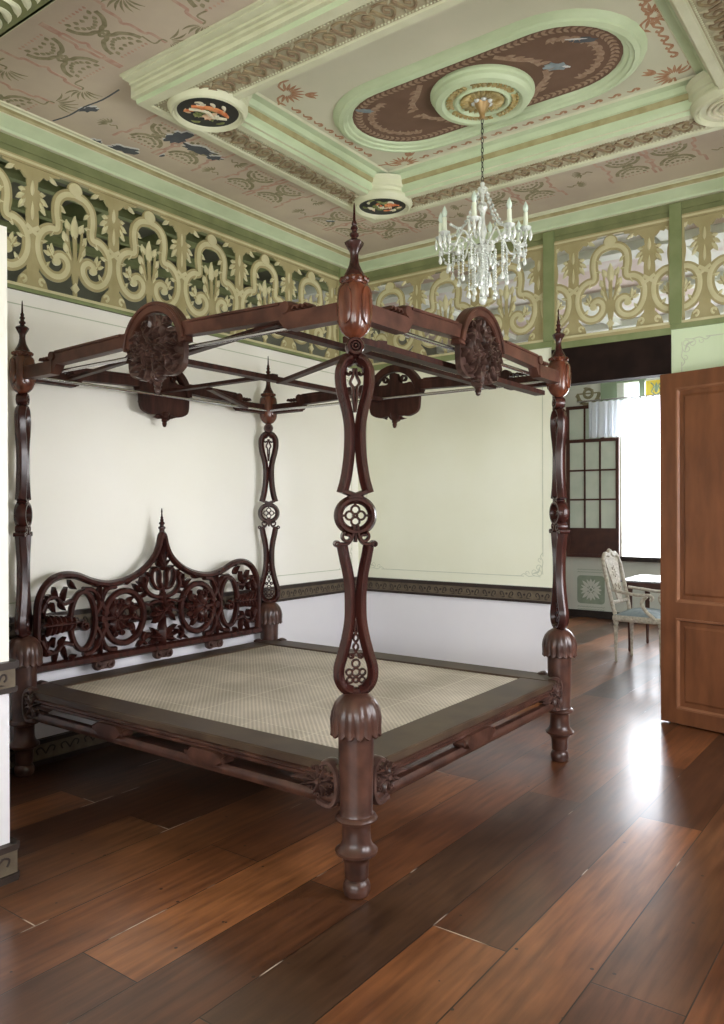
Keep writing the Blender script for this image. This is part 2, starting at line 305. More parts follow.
def fixnormals(o):
    import bmesh
    bm = bmesh.new(); bm.from_mesh(o.data); bmesh.ops.recalc_face_normals(bm, faces=bm.faces); bm.to_mesh(o.data); bm.free(); return o
def tag(o, label, cat, group=None):
    o['label'] = label; o['category'] = cat
    if group: o['group'] = group
    return o
def thing(name, label, cat, loc=(0, 0, 0), rz=0, group=None):
    o = bpy.data.objects.new(name, None); C.objects.link(o); o.location = loc; o.rotation_euler = (0, 0, rz); o.empty_display_size = .1
    return tag(o, label, cat, group)
def struct(o): o['kind'] = 'structure'; return o
def cr(pts, n=6, closed=False):
    """Catmull-Rom"""
    out = []; N = len(pts)
    for i in range(N if closed else N-1):
        p = [pts[(i+k) % N] if closed else pts[min(max(i+k, 0), N-1)] for k in (-1, 0, 1, 2)]
        for j in range(n):
            t = j/n; out.append(tuple(.5*((2*p[1][d])+(-p[0][d]+p[2][d])*t+(2*p[0][d]-5*p[1][d]+4*p[2][d]-p[3][d])*t*t+(-p[0][d]+3*p[1][d]-3*p[2][d]+p[3][d])*t**3) for d in range(len(pts[0]))))
    if not closed: out.append(tuple(pts[-1]))
    return out
def circ(cx, cy, r, a0=0, a1=360, n=24, ry=None):
    ry = ry or r; full = abs(a1-a0) >= 360
    return [(cx+r*cos(radians(a0+(a1-a0)*i/n)), cy+ry*sin(radians(a0+(a1-a0)*i/n))) for i in range(n if full else n+1)]
def spiral(cx, cy, r0, r1, a0, a1, n=20):
    return [(cx+(r0+(r1-r0)*i/n)*cos(radians(a0+(a1-a0)*i/n)), cy+(r0+(r1-r0)*i/n)*sin(radians(a0+(a1-a0)*i/n))) for i in range(n+1)]
def mir(pts): return [(-x, y) for x, y in pts]

# ================================================================== SETTING
# floor
m = MB(); m.box(-1.6, 5.6, -9.2, 4.85, -0.12, 0); struct(m.build('floor', m_floor))
HZ = 3.76           # ceiling height
RX = 4.56           # right wall
# left wall with dado colours
def wall(name, boxes, mats, parent=None):
    m = MB()
    for b in boxes: m.box(*b[:6], mi=b[6] if len(b) > 6 else 0)
    return struct(m.build(name, mats, parent, smooth=0))
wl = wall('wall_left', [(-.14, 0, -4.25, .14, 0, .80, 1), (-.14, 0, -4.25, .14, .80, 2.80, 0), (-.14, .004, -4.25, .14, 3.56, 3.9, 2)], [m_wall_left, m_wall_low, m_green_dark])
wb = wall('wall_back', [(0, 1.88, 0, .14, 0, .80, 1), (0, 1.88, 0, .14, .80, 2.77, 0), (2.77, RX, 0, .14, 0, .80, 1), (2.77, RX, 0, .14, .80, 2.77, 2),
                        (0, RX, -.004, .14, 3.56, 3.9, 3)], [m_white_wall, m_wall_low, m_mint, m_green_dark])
# right wall with three tall window openings
ys = [(-3.75, -2.95), (-2.35, -1.55), (-1.25, -.75)]
bx = [(RX, RX+.14, -4.25, .14, 0, .85, 1), (RX, RX+.14, -4.25, .14, 2.5, 3.9, 0)]
e = -4.25
for a, b in ys: bx.append((RX, RX+.14, e, a, .85, 2.5, 0)); e = b
bx.append((RX, RX+.14, e, .14, .85, 2.5, 0))
wall('wall_right', bx, [m_white_wall, m_wall_low])
for i, (a, b) in enumerate(ys):
    m = MB()
    for (p, q, r, t) in ((a, b, .85, .91), (a, b, 2.44, 2.5), (a, a+.05, .91, 2.44), (b-.05, b, .91, 2.44), ((a+b)/2-.025, (a+b)/2+.025, .91, 2.44)): m.box(RX+.02, RX+.10, p, q, r, t)
    struct(m.build('window_%d' % (i+2), m_sash, smooth=0))
# partition stub near camera on the left, with rail and skirting that wrap its end
wp = wall('wall_partition', [(0, 1.252, -4.22, -4.06, 0, .77, 1), (0, 1.252, -4.22, -4.06, .77, 2.655, 0)], [m_wall_left, m_wall_low])
m = MB(); m.box(1.13, 1.19, -4.20, -4.10, 2.655, 3.60); struct(m.build('trim_5', m_green_post, smooth=0))
def dado(m, P, a, b, flip=1):
    """rail cross-section pieces along u from a to b in plane P (w = out of wall)"""
    m.box(a, b, .862, .890, 0, .035, 0, P=P); m.box(a, b, .785, .862, 0, .018, 1, P=P); m.box(a, b, .765, .785, 0, .028, 0, P=P)
    n = max(1, int((b-a)/.145)); st = (b-a)/n
    for k in range(n):
        c = a+(k+.5)*st
        m.prism(P, [(c+.010*cos(t*pi/3), .825+.010*sin(t*pi/3)) for t in range(6)], .018, .021, 0)
        for s in (-1, 1):
            m.sweep(P, cr([(c+s*.02, .805), (c+s*.035, .838), (c+s*.052, .838), (c+s*.055, .82), (c+s*.045, .812)], 3), .008, .018, .022, 0)
            m.leaf(P, (c+s*.012, .800), (c+s*.05, .795), .008, .018, .021, 0)
def skirt(m, P, a, b):
    m.box(a, b, 0, .135, 0, .022, 1, P=P); m.box(a, b, .125, .15, 0, .034, 0, P=P); m.box(a, b, 0, .03, 0, .032, 0, P=P)
    n = max(1, int((b-a)/.16)); st = (b-a)/n
    for k in range(n):
        c = a+(k+.5)*st
        for s in (-1, 1): m.sweep(P, cr([(c, .06), (c+s*.03, .10), (c+s*.06, .09), (c+s*.05, .065)], 3), .009, .022, .026, 0)
# anteroom the photograph was taken from: unseen walls and ceiling added to cut sky light, windows placed for the light
wall('wall_anteroom_left', [(-1.7, -1.6, -9.2, -4.25, 0, 3.9)], [m_wall_left])
wall('wall_anteroom_right', [(5.6, 5.7, -9.2, -9.0, 0, 3.9), (5.6, 5.7, -7.4, -4.25, 0, 3.9), (5.6, 5.7, -9.0, -7.4, 0, .95), (5.6, 5.7, -9.0, -7.4, 2.65, 3.9), (RX, 5.6, -4.35, -4.25, 0, 3.9)], [m_wall_left])
wall('wall_anteroom_rear', [(-1.6, 1.2, -9.2, -9.1, 0, 3.9), (4.8, 5.6, -9.2, -9.1, 0, 3.9), (1.2, 4.8, -9.2, -9.1, 0, .95), (1.2, 4.8, -9.2, -9.1, 2.85, 3.9)], [m_wall_left])
wall('ceiling_anteroom', [(-1.6, 5.6, -9.1, -4.25, 3.82, 3.92)], [m_ceil_in])
PL = XY((0, 0, 0), (0, 1, 0), (0, 0, 1))            # left wall, out = +x
PBk = XY((0, 0, 0), (1, 0, 0), (0, 0, 1))           # back wall, out = -y
PS = XY((0, -4.06, 0), (-1, 0, 0), (0, 0, 1))        # partition far face, out = +y
PE = XY((1.252, 0, 0), (0, 1, 0), (0, 0, 1))
m = MB(); dado(m, PL, -4.06, 0); struct(m.build('trim_1', [m_dark, m_rail_band], smooth=0))
m = MB(); dado(m, PBk, 0.036, 1.88); dado(m, PBk, 2.8, RX); struct(m.build('trim_2', [m_dark, m_rail_band], smooth=0))
m = MB(); dado(m, PE, -4.23, -4.045); dado(m, PS, -1.268, -.04); struct(m.build('trim_3', [m_dark, m_rail_band], smooth=0))
m = MB(); skirt(m, PL, -4.03, 0); struct(m.build('baseboard_left', [m_dark, m_rail_band], smooth=0))
m = MB(); skirt(m, PBk, 0.036, 1.88); skirt(m, PBk, 2.86, RX); struct(m.build('baseboard_back', [m_dark, m_rail_band], smooth=0))
m = MB(); skirt(m, PE, -4.23, -4.04); skirt(m, PS, -1.268, -.04); struct(m.build('baseboard_partition', [m_dark, m_rail_band], smooth=0))

# painted line frames with corner flourishes on the walls
def flourish(m, P, x, y, sx, sy, k=1.0):
    def q(pts): return [(x+sx*a*k, y+sy*b*k) for a, b in pts]
    for f in (lambda p: p, lambda p: [(b, a) for a, b in p]):
        m.sweep(P, q(f(spiral(.07, .035, .028, .006, -90, 300, 14))), .0045, 0, .001)
        m.sweep(P, q(f(cr([(.02, .0), (.07, .006), (.12, .0), (.16, .02), (.19, .0)], 4))), .005, 0, .001)
        m.sweep(P, q(f(spiral(.135, .025, .02, .004, 200, -120, 12))), .004, 0, .001)
        m.leaf(P, *q(f([(.04, .03), (.02, .09)])), .012, 0, .001)
    m.sweep(P, q(circ(.03, .03, .02, n=12)), .004, 0, .001, closed=True)
def lineframe(m, P, x0, x1, y0, y1, k=1.0):
    for a, b in (((x0+.16, y0), (x1-.16, y0)), ((x0+.16, y1), (x1-.16, y1)), ((x0, y0+.16), (x0, y1-.16)), ((x1, y0+.16), (x1, y1-.16))): m.sweep(P, [a, b], .006, 0, .001)
    for x, sx in ((x0, 1), (x1, -1)):
        for y, sy in ((y0, 1), (y1, -1)): flourish(m, P, x, y, sx, sy, k)
m = MB(); lineframe(m, XY((0.0015, 0, 0), (0, 1, 0), (0, 0, 1)), -3.95, -.10, .97, 2.70); struct(m.build('painted_line_border', m_stline, wl, smooth=0))
m = MB(); lineframe(m, XY((0, -.0015, 0), (1, 0, 0), (0, 0, 1)), .10, 1.80, .97, 2.70); struct(m.build('painted_line_border', m_stline, wb, smooth=0))
m = MB(); lineframe(m, XY((0, -.0015, 0), (1, 0, 0), (0, 0, 1)), 2.84, 4.46, .97, 2.69); struct(m.build('painted_line_border', m_stline, wb, smooth=0))

# header over the doorway, jamb linings
m = MB(); m.box(1.88, 2.77, -.015, .10, 2.455, 2.73); struct(m.build('trim_4', m_darkhead, smooth=0))
m = MB(); m.box(1.88, 2.77, -.012, .14, 2.73, 2.80); m.box(0, 1.88, -.02, 0, 2.755, 2.80); m.box(2.77, RX, -.02, 0, 2.765, 2.80); m.box(.0, .02, -4.06, -.02, 2.78, 2.81); struct(m.build('trim_6', m_green_post, smooth=0))
m = MB(); m.box(1.881, 1.905, 0.0, .138, 0, 2.455); m.box(2.745, 2.769, 0.0, .138, 0, 2.455); struct(m.build('trim_7', m_dark, smooth=0))
# frieze posts
def fpost(n, x0, x1, y0, y1):
    m = MB(); m.box(x0, x1, y0, y1, 2.80, 3.64); struct(m.build('trim_%d' % n, m_green_post, smooth=0))
fpost(8, -.03, .03, -.29, -.20); fpost(9, 1.82, 1.905, -.03, .05); fpost(10, 2.765, 2.845, -.03, .05); fpost(11, 3.705, 3.785, -.03, .05); fpost(12, .0, .07, -.03, .03)

# cornice
m = MB()
prof = [(0.0, 3.60), (.012, 3.60), (.012, 3.655), (.03, 3.66), (.035, 3.675), (.10, 3.718), (.105, 3.722), (.11, 3.735), (.128, 3.742), (.135, 3.75), (.15, 3.752), (.155, 3.762)]
prof = [(d*1.0, z) for d, z in prof]
m.frame(0, RX, -3.93, 0, prof, [4, 4, 1, 0, 0, 1, 2, 2, 1, 1, 1])
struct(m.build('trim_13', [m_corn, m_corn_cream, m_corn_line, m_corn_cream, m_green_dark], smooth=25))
# beam over the wide opening towards the camera, with its own relief
m = MB(); m.box(0, RX, -4.22, -3.92, 3.60, 3.9, 0)
Pb = XY((0, 0, 3.60), (1, 0, 0), (0, 1, 0), (0, 0, -1))
for k in range(60):
    c = .04+k*.075
    m.leaf(Pb, (c, -3.96), (c+.06, -4.06), .035, 0, .012, 1, bend=.2)
struct(m.build('trim_14', [m_green_dark, m_corn_cream], smooth=30))

# ceiling: outer field with hole, inner raised field
FX0, FX1, FY0, FY1 = .845, 3.70, -3.14, -.93      # raised rectangular frame, outer edge
IX0, IX1, IY0, IY1 = FX0+.34, FX1-.34, FY0+.34, FY1-.34
m = MB()
for q in ((-.14, FX0+.1, -4.25, .14), (FX1-.1, RX+.14, -4.25, .14), (FX0+.1, FX1-.1, -4.25, FY0+.1), (FX0+.1, FX1-.1, FY1-.1, .14)): m.box(q[0], q[1], q[2], q[3], HZ, HZ+.1, 0)
ceil = struct(m.build('ceiling', m_ceil, smooth=0))
PI_ = XY((0, 0, 3.80), (1, 0, 0), (0, 1, 0), (0, 0, -1))
PC = XY((0, 0, HZ), (1, 0, 0), (0, 1, 0), (0, 0, -1))
m = MB(); m.box(FX0+.15, FX1-.15, FY0+.15, FY1-.15, 3.80, 3.88); cin = struct(m.build('ceiling_inner', m_ceil_in, ceil, smooth=0))
m = MB()
m.frame(FX0, FX1, FY0, FY1, [(0, 3.7605), (0, 3.69), (.018, 3.685), (.022, 3.66), (.075, 3.655), (.08, 3.665), (.26, 3.665), (.265, 3.655), (.31, 3.655), (.318, 3.675), (.33, 3.678), (.34, 3.70),
        (.345, 3.725), (.352, 3.73), (.358, 3.755), (.372, 3.76), (.39, 3.785), (.43, 3.79), (.44, 3.80)],
        [0, 0, 1, 0, 0, 2, 0, 0, 1, 0, 3, 3, 4, 4, 3, 3, 3, 0])
for d, z in ((-.10, 3.75), (-.082, 3.742), (-.06, 3.745), (-.04, 3.73), (-.02, 3.715)): m.box(FX0+.04, FX1-.04, FY0+d, FY0+.001, z, 3.762)
# guilloche relief and pearl rows
Pf = XY((0, 0, 3.665), (1, 0, 0), (0, 1, 0), (0, 0, -1))
def gui(x, y, ux, uy):
    vx, vy = -uy, ux
    def q(pts): return [(x+a*ux+b*vx, y+a*uy+b*vy) for a, b in pts]
    m.sweep(Pf, q(cr([(-.06, -.04), (-.03, .045), (0, .05), (.025, .01), (0, -.025), (-.02, 0), (0, .02)], 4)), .012, 0, .008, 5)
    m.sweep(Pf, q(cr([(-.045, -.055), (0, -.055), (.04, -.02), (.06, .03)], 4)), .010, 0, .007, 5)
    m.leaf(Pf, *q([(.02, -.03), (.055, -.06)]), .016, 0, .008, 2); m.leaf(Pf, *q([(-.04, .03), (-.055, .065)]), .014, 0, .008, 2)
L_ = FX1-FX0; W_ = FY1-FY0
for k in range(19):
    c = FX0+.44+k*(L_-.88)/18; gui(c, FY0+.172, 1, 0); gui(c, FY1-.172, 1, 0)
for k in range(14):
    c = FY0+.44+k*(W_-.88)/13; gui(FX0+.172, c, 0, 1); gui(FX1-.172, c, 0, 1)
for k in range(0, 130):
    for d in (.092, .248):
        x = FX0+d+k*(L_-2*d)/129
        for y in (FY0+d, FY1-d): m.ball((x, y, 3.665), .0065, 0, 5, 3)
for k in range(0, 100):
    for d in (.092, .248):
        y = FY0+d+k*(W_-2*d)/99
        for x in (FX0+d, FX1-d): m.ball((x, y, 3.665), .0065, 0, 5, 3)
struct(m.build('trim_15', [m_corn_cream, m_corn, m_relief, m_corn, m_corn_line, m_relief_line], smooth=30))

# stencils on the outer ceiling field
def butterfly(m, x, y, ux, uy, k=1.0, seed=0):
    vx, vy = -uy, ux
    P = PC
    def q(pts): return [(x+(a*ux+b*vx)*k, y+(a*uy+b*vy)*k) for a, b in pts]
    for s in (-1, 1):
        m.sweep(P, q(cr([(0, s*.02), (s*.0+.04, s*.05), (.09, s*.06), (.15, s*.12), (.17, s*.19)], 4)), .024, 0, .001, 0)
        m.sweep(P, q(cr([(0, s*.02), (-.04, s*.05), (-.09, s*.06), (-.15, s*.12), (-.17, s*.19)], 4)), .024, 0, .001, 0)
        for i, (a, b) in enumerate(((.03, .08), (.06, .10), (.09, .13), (-.03, .08), (-.06, .10), (-.09, .13), (0, .07), (.0, .16), (.05, .17), (-.05, .17), (.11, .19), (-.11, .19))):
            m.leaf(P, *q([(a, s*b), (a*1.25, s*(b+.04))]), .024, 0, .001, 0, n=4)
        for a in (-.14, -.10, -.06, -.02, .02, .06, .10, .14):
            m.leaf(P, *q([(a, s*.245), (a, s*.275)]), .016, 0, .001, 1, n=3)
    for a, b in ((0, 0), (.045, .0), (-.045, 0), (0, .03), (0, -.03), (.03, .02), (-.03, .02), (.03, -.02), (-.03, -.02)):
        m.leaf(P, *q([(a-.014, b), (a+.014, b)]), .026, 0, .001, 0, n=4)
    # curly bracket border line
    for s in (-1, 1):
        m.sweep(P, q(cr([(s*.27, -.34), (s*.27, -.20), (s*.235, -.17), (s*.235, -.05), (s*.20, 0), (s*.235, .05), (s*.235, .17), (s*.27, .20), (s*.27, .34)], 3)), .019, 0, .001, 1)
def spray(m, x, y, ux, uy, k=1.0):
    vx, vy = -uy, ux
    def q(pts): return [(x+(a*ux+b*vx)*k, y+(a*uy+b*vy)*k) for a, b in pts]
    for i in range(7):
        t = -60+20*i
        m.leaf(PC, *q([(.02*cos(radians(t)), .02*sin(radians(t))), (.10*cos(radians(t)), .10*sin(radians(t)))]), .013, 0, .001, 0, n=4, bend=.1)
    m.sweep(PC, q(cr([(-.09, -.02), (-.05, .02), (-.02, -.01), (.0, .0)], 4)), .009, 0, .001, 0)
m = MB()
for x in (.0, .95, 1.9, 2.85, 3.8):
    for dx in (-.17, .17):
        if .1 < x+dx < 4.4: butterfly(m, x+dx, -3.50, 1, 0, .66)
    spray(m, x+.36, -3.28, 1, 1, .9); spray(m, x+.46, -3.62, -1, 1, .8); spray(m, x+.60, -3.27, -1, 1, .8)
for y in (-2.55, -1.75, -.85):
    for dy in (-.14, .15): butterfly(m, .50, y+dy, 0, 1, .60); 
    spray(m, .62, y+.42, 0, 1, .7); spray(m, .40, y-.40, 0, -1, .7)
    for dy in (-.14, .15): butterfly(m, 4.08, y+dy, 0, 1, .60)
for x in (.88, 1.83, 2.78, 3.73):
    for dx in (-.14, .15): butterfly(m, x+dx, -.55, 1, 0, .60)
    spray(m, x+.43, -.47, 1, 0, .7); spray(m, x-.42, -.62, -1, 0, .7)
struct(m.build('ceiling_stencil', [m_st_olive, m_st_pink], ceil, smooth=0))
# tears in the outer field
def blob(m, P, cx, cy, rx, ry, rot, seed, w, mi, n=22, jag=.35):
    rnd = random.Random(seed); pts = []
    for i in range(n):
        t = 2*pi*i/n; r = 1+rnd.uniform(-jag, jag); a, b = rx*r*cos(t), ry*r*sin(t)
        pts.append((cx+a*cos(rot)-b*sin(rot), cy+a*sin(rot)+b*cos(rot)))
    m.prism(P, pts, 0, w, mi)
m = MB()
for i, (x, y, rx, ry, rot) in enumerate(((.45, -3.12, .055, .025, .5), (.13, -2.86, .05, .035, .3), (.20, -2.70, .085, .040, 1.2), (.59, -2.60, .09, .055, .2), (.56, -2.42, .12, .045, 1.4), (.56, -2.28, .05, .03, .9), (.46, -.97, .035, .012, .8), (.32, -2.5, .02, .01, 0))):
    blob(m, PC, x+.012, y-.008, rx*1.05, ry*1.08, rot, i+3, .0012, 1); blob(m, PC, x, y, rx, ry, rot, i+3, .002, 0)
m.sweep(PC, cr([(.17, -3.17), (.30, -3.15), (.45, -3.155), (.60, -3.14), (.76, -3.15)], 3), .009, 0, .002, 0)
struct(m.build('torn_ceiling_patches', [m_tear, m_tear_edge], ceil, smooth=0))

# inner field stencils
m = MB()
def scrollrow(x0, y0, x1, y1, mi=0, st=.085, k=1.0, flip=1):
    L_ = sqrt((x1-x0)**2+(y1-y0)**2); ux, uy = (x1-x0)/L_, (y1-y0)/L_; vx, vy = -uy*flip, ux*flip
    n = int(L_/st)
    for i in range(n):
        c = (i+.5)*L_/n
        def q(pts): return [(x0+(c+a)*ux+b*vx, y0+(c+a)*uy+b*vy) for a, b in pts]
        m.sweep(PI_, q(cr([(-.042*k, -.005), (-.015*k, .012*k), (.015*k, -.012*k), (.036*k, .0), (.028*k, .014*k), (.018*k, .008*k)], 3)), [.006+.012*sin(pi*min(1, j/15)) for j in range(16)], 0, .001, mi)
def fan(x, y, ang, k=1.0, mi=0):
    ca, sa = cos(ang), sin(ang)
    def q(pts): return [(x+(a*ca-b*sa)*k, y+(a*sa+b*ca)*k) for a, b in pts]
    for i in range(11):
        t = radians(-100+20*i)
        m.leaf(PI_, *q([(.025*cos(t), .025*sin(t)), (.10*cos(t), .10*sin(t))]), .017*k, 0, .001, mi, n=5)
    for s in (-1, 1):
        m.sweep(PI_, q(cr([(-.01, s*.02), (-.04, s*.06), (-.03, s*.11), (-.05, s*.16), (-.03, s*.21)], 3)), .012*k, 0, .001, mi)
        m.leaf(PI_, *q([(-.03, s*.10), (.01, s*.13)]), .016*k, 0, .001, mi); m.leaf(PI_, *q([(-.05, s*.15), (-.08, s*.18)]), .016*k, 0, .001, mi)
    for t in (-25, 0, 25): m.leaf(PI_, *q([(.10, 0), (.10+.07*cos(radians(t)), .07*sin(radians(t)))]), .024*k, 0, .001, mi)
a, b, c_, d = IX0+.14, IX1-.14, IY0+.14, IY1-.14
scrollrow(a+.26, c_, b-.26, c_, k=1.0, st=.12); scrollrow(a+.22, d, b-.22, d, st=.10, k=.8); scrollrow(a, c_+.25, a, d-.2, st=.10, k=.9); scrollrow(b, c_+.2, b, d-.2, st=.08, k=1.2)
scrollrow(a+.5, d-.10, b-.75, d-.10, st=.11, k=.8)
for x, y, t in ((1.40, -2.53, 45), (1.44, -1.40, -45), (3.17, -1.43, 225), (3.22, -2.02, 20), (3.17, -2.5, 135)): fan(x, y, radians(t), 1.05)
struct(m.build('ceiling_inner_stencil', [m_st_red], cin, smooth=0))

# stadium moulding with brown field
OX, OY, OL, OW = 2.26, -1.92, .90, .435
def stadium(hl, hw, n=16):
    """long rounded outline, semi-elliptical ends"""
    s = hl-hw*1.05; pts = []
    for i in range(n+1): t = -pi/2+pi*i/n; pts.append((OX+s+(hl-s)*cos(t), OY+hw*sin(t)))
    for i in range(n+1): t = pi/2+pi*i/n; pts.append((OX-s+(hl-s)*cos(t), OY+hw*sin(t)))
    return pts
m = MB(); rings = [stadium(OL-d, OW-d) for d in (0, .01, .03, .035, .06, .065, .085, .09, .11, .118)]
zs = (3.80, 3.785, 3.775, 3.765, 3.758, 3.768, 3.772, 3.782, 3.786, 3.80)
n = len(rings[0]); vs = [(x, y, z) for r, z in zip(rings, zs) for x, y in r]
m.add(vs, [(i*n+k, i*n+(k+1) % n, (i+1)*n+(k+1) % n, (i+1)*n+k) for i in range(len(zs)-1) for k in range(n)])
o = m.build('trim_16', [m_corn], smooth=30); fixnormals(o); struct(o)
m = MB(); m.prism(PI_, stadium(OL-.112, OW-.112), 0, .003, 0)
lace = stadium(OL-.155, OW-.155, 26)
for i, (x, y) in enumerate(lace):
    x2, y2 = lace[(i+1) % len(lace)]; L_ = sqrt((x2-x)**2+(y2-y)**2)
    if L_ < 1e-4: continue
    k = max(1, int(L_/.035))
    for j in range(k):
        px, py = x+(x2-x)*(j+.5)/k, y+(y2-y)*(j+.5)/k; ux, uy = (x2-x)/L_, (y2-y)/L_
        for s in (-1, 1): m.leaf(PI_, (px-.012*ux, py-.012*uy), (px+.018*ux-uy*.022*s, py+.018*uy+ux*.022*s), .018, .003, .004, 1, n=4)
for sx in (-1, 1):                                     # lacy ends and brackets
    for t in range(-75, 76, 15):
        rx = OX+sx*(.46+.235*cos(radians(t))); ry = OY+.225*sin(radians(t))
        for k in range(3): m.leaf(PI_, (rx, ry), (rx-sx*.055*cos(radians(t+40*k-40)), ry-.055*sin(radians(t+40*k-40))), .026, .003, .004, 1, n=4)
    for s in (-1, 1):
        m.sweep(PI_, cr([(OX+sx*.38, OY+s*.03), (OX+sx*.36, OY+s*.10), (OX+sx*.30, OY+s*.15), (OX+sx*.22, OY+s*.24)], 4), .03, .003, .004, 1)
        for k in range(5): m.leaf(PI_, (OX+sx*(.38-.03*k), OY+s*(.04+.04*k)), (OX+sx*(.44-.03*k), OY+s*(.03+.04*k)), .03, .003, .004, 1, n=4)
blob(m, PI_, 2.70, -1.89, .065, .035, .6, 31, .005, 2, jag=.25); blob(m, PI_, 2.745, -1.86, .02, .008, .8, 33, .006, 3)
blob(m, PI_, 2.90, -2.03, .065, .020, .5, 37, .005, 4, jag=.25); blob(m, PI_, 2.875, -2.06, .05, .006, .5, 38, .006, 3)
blob(m, PI_, 1.64, -2.12, .05, .020, .8, 41, .005, 2, jag=.25)
struct(m.build('ceiling_brown_oval', [m_brown, m_lace, m_peel, m_tear_edge, m_tear], cin, smooth=0))

# corner roundels
FL = [('red flowers and white scrolls', 1), ('orange bloom and small white leaves', 2)]
def roundel(x, y, label, kind, seed):
    t = thing('ceiling_roundel', label, 'roundel', (x, y, 3.626), group='round plaques at the corners of the ceiling frame')
    m = MB(); m.lathe([(.240, .15), (.238, .14), (.222, .125), (.220, .088), (.206, .08), (.204, .06), (.214, .05), (.214, .035), (.205, .022), (.198, .006), (.188, 0), (.182, .004), (.177, .012), (.172, .008), (.166, .014), (.163, .024)], 48, cap=False)
    fixnormals(m.build('moulded_rim', m_corn_cream, t, 30))
    m = MB(); P = XY((0, 0, .020), (1.0, 0, 0), (0, 1, 0), (0, 0, -1)); rnd = random.Random(seed)
    m.prism(P, circ(0, 0, .167, n=40), -.006, 0, 0 if kind else 5)
    if kind:
        for i in range(26):
            a = rnd.uniform(0, 2*pi); r = rnd.uniform(.02, .13); cx, cy = r*cos(a), r*sin(a); b = rnd.uniform(0, 2*pi)
            mi = rnd.choice((3, 3, 2, 1, 4))
            m.leaf(P, (cx-.022*cos(b), cy-.022*sin(b)), (cx+.03*cos(b), cy+.03*sin(b)), .022, 0, .002+.0002*i, mi, bend=rnd.uniform(-.3, .3))
        if kind == 1:
            m.sweep(P, cr([(-.02, -.10), (.04, -.03), (.06, .04), (.05, .10)], 5), [.012+.02*sin(pi*i/15) for i in range(16)], 0, .009, 1)
            m.sweep(P, cr([(-.05, -.09), (.0, -.02), (-.01, .05), (.03, .11)], 5), [.008+.012*sin(pi*i/15) for i in range(16)], 0, .010, 2)
            blobs = ((-.03, .03, .03, 4), (.0, .06, .02, 2), (-.06, -.02, .024, 3))
        else: blobs = ((.05, .0, .030, 1), (.035, .035, .02, 4), (.08, .02, .018, 1), (-.04, -.03, .022, 3), (-.01, .01, .018, 2))
        for cx, cy, r, mi in blobs:
            for k in range(6): m.leaf(P, (cx, cy), (cx+r*cos(k*pi/3), cy+r*sin(k*pi/3)), r*.9, 0, .011, mi, n=5)
    else:
        for r in (.12, .09, .06, .03): m.sweep(P, circ(0, 0, r, n=32), .016, 0, .012, 2, closed=True)
    m.build('painting' if kind else 'ring_relief', [m_black, m_fr, m_fw, m_fg, m_fp, m_corn_cream], t, 30)
rd = .285
roundel(FX0+rd, FY0+rd, 'ceiling roundel with painted red and orange flowers on black, nearest left wall and camera', 1, 5)
roundel(FX0+rd, FY1-rd, 'painted floral ceiling roundel above the front bed post finial, near the far corner', 2, 9)
roundel(FX1-rd, FY1-rd, 'cream ceiling roundel of concentric rings at right edge of the photo', 0, 3)

# central medallion
t = thing('ceiling_medallion', 'round cream and gilt plaster medallion on the brown oval above chandelier', 'medallion', (2.27, -1.885, 3.735))
m = MB(); m.lathe([(.285, .07), (.285, .05), (.272, .042), (.27, .025), (.255, .006), (.222, 0), (.212, .006), (.205, .016), (.155, .016), (.150, .006), (.140, .002), (.132, .008), (.126, .022), (.05, .030), (.01, .03)], 56, cap=False)
fixnormals(m.build('rim', m_corn, t, 30))
m = MB(); P = XY((0, 0, .017), (1, 0, 0), (0, 1, 0), (0, 0, -1))
for k in range(40):
    a = 2*pi*k/40
    if k % 10 in (0,): continue
    m.leaf(P, (.165*cos(a), .165*sin(a)), (.198*cos(a+.09), .198*sin(a+.09)), .022, 0, .010, 0, bend=.3)
    m.leaf(P, (.195*cos(a), .195*sin(a)), (.170*cos(a+.12), .170*sin(a+.12)), .014, 0, .008, 0, bend=-.3)
for k in range(22):
    a = 2*pi*k/22
    m.leaf(P, (.04*cos(a), .04*sin(a)), (.12*cos(a+.05), .12*sin(a+.05)), .026, -.008, .008, 0)
    m.leaf(P, (.075*cos(a+.14), .075*sin(a+.14)), (.12*cos(a+.14), .12*sin(a+.14)), .022, -.008, .011, 0)
m.build('gilt_leaves', [m_gold], t, 30)

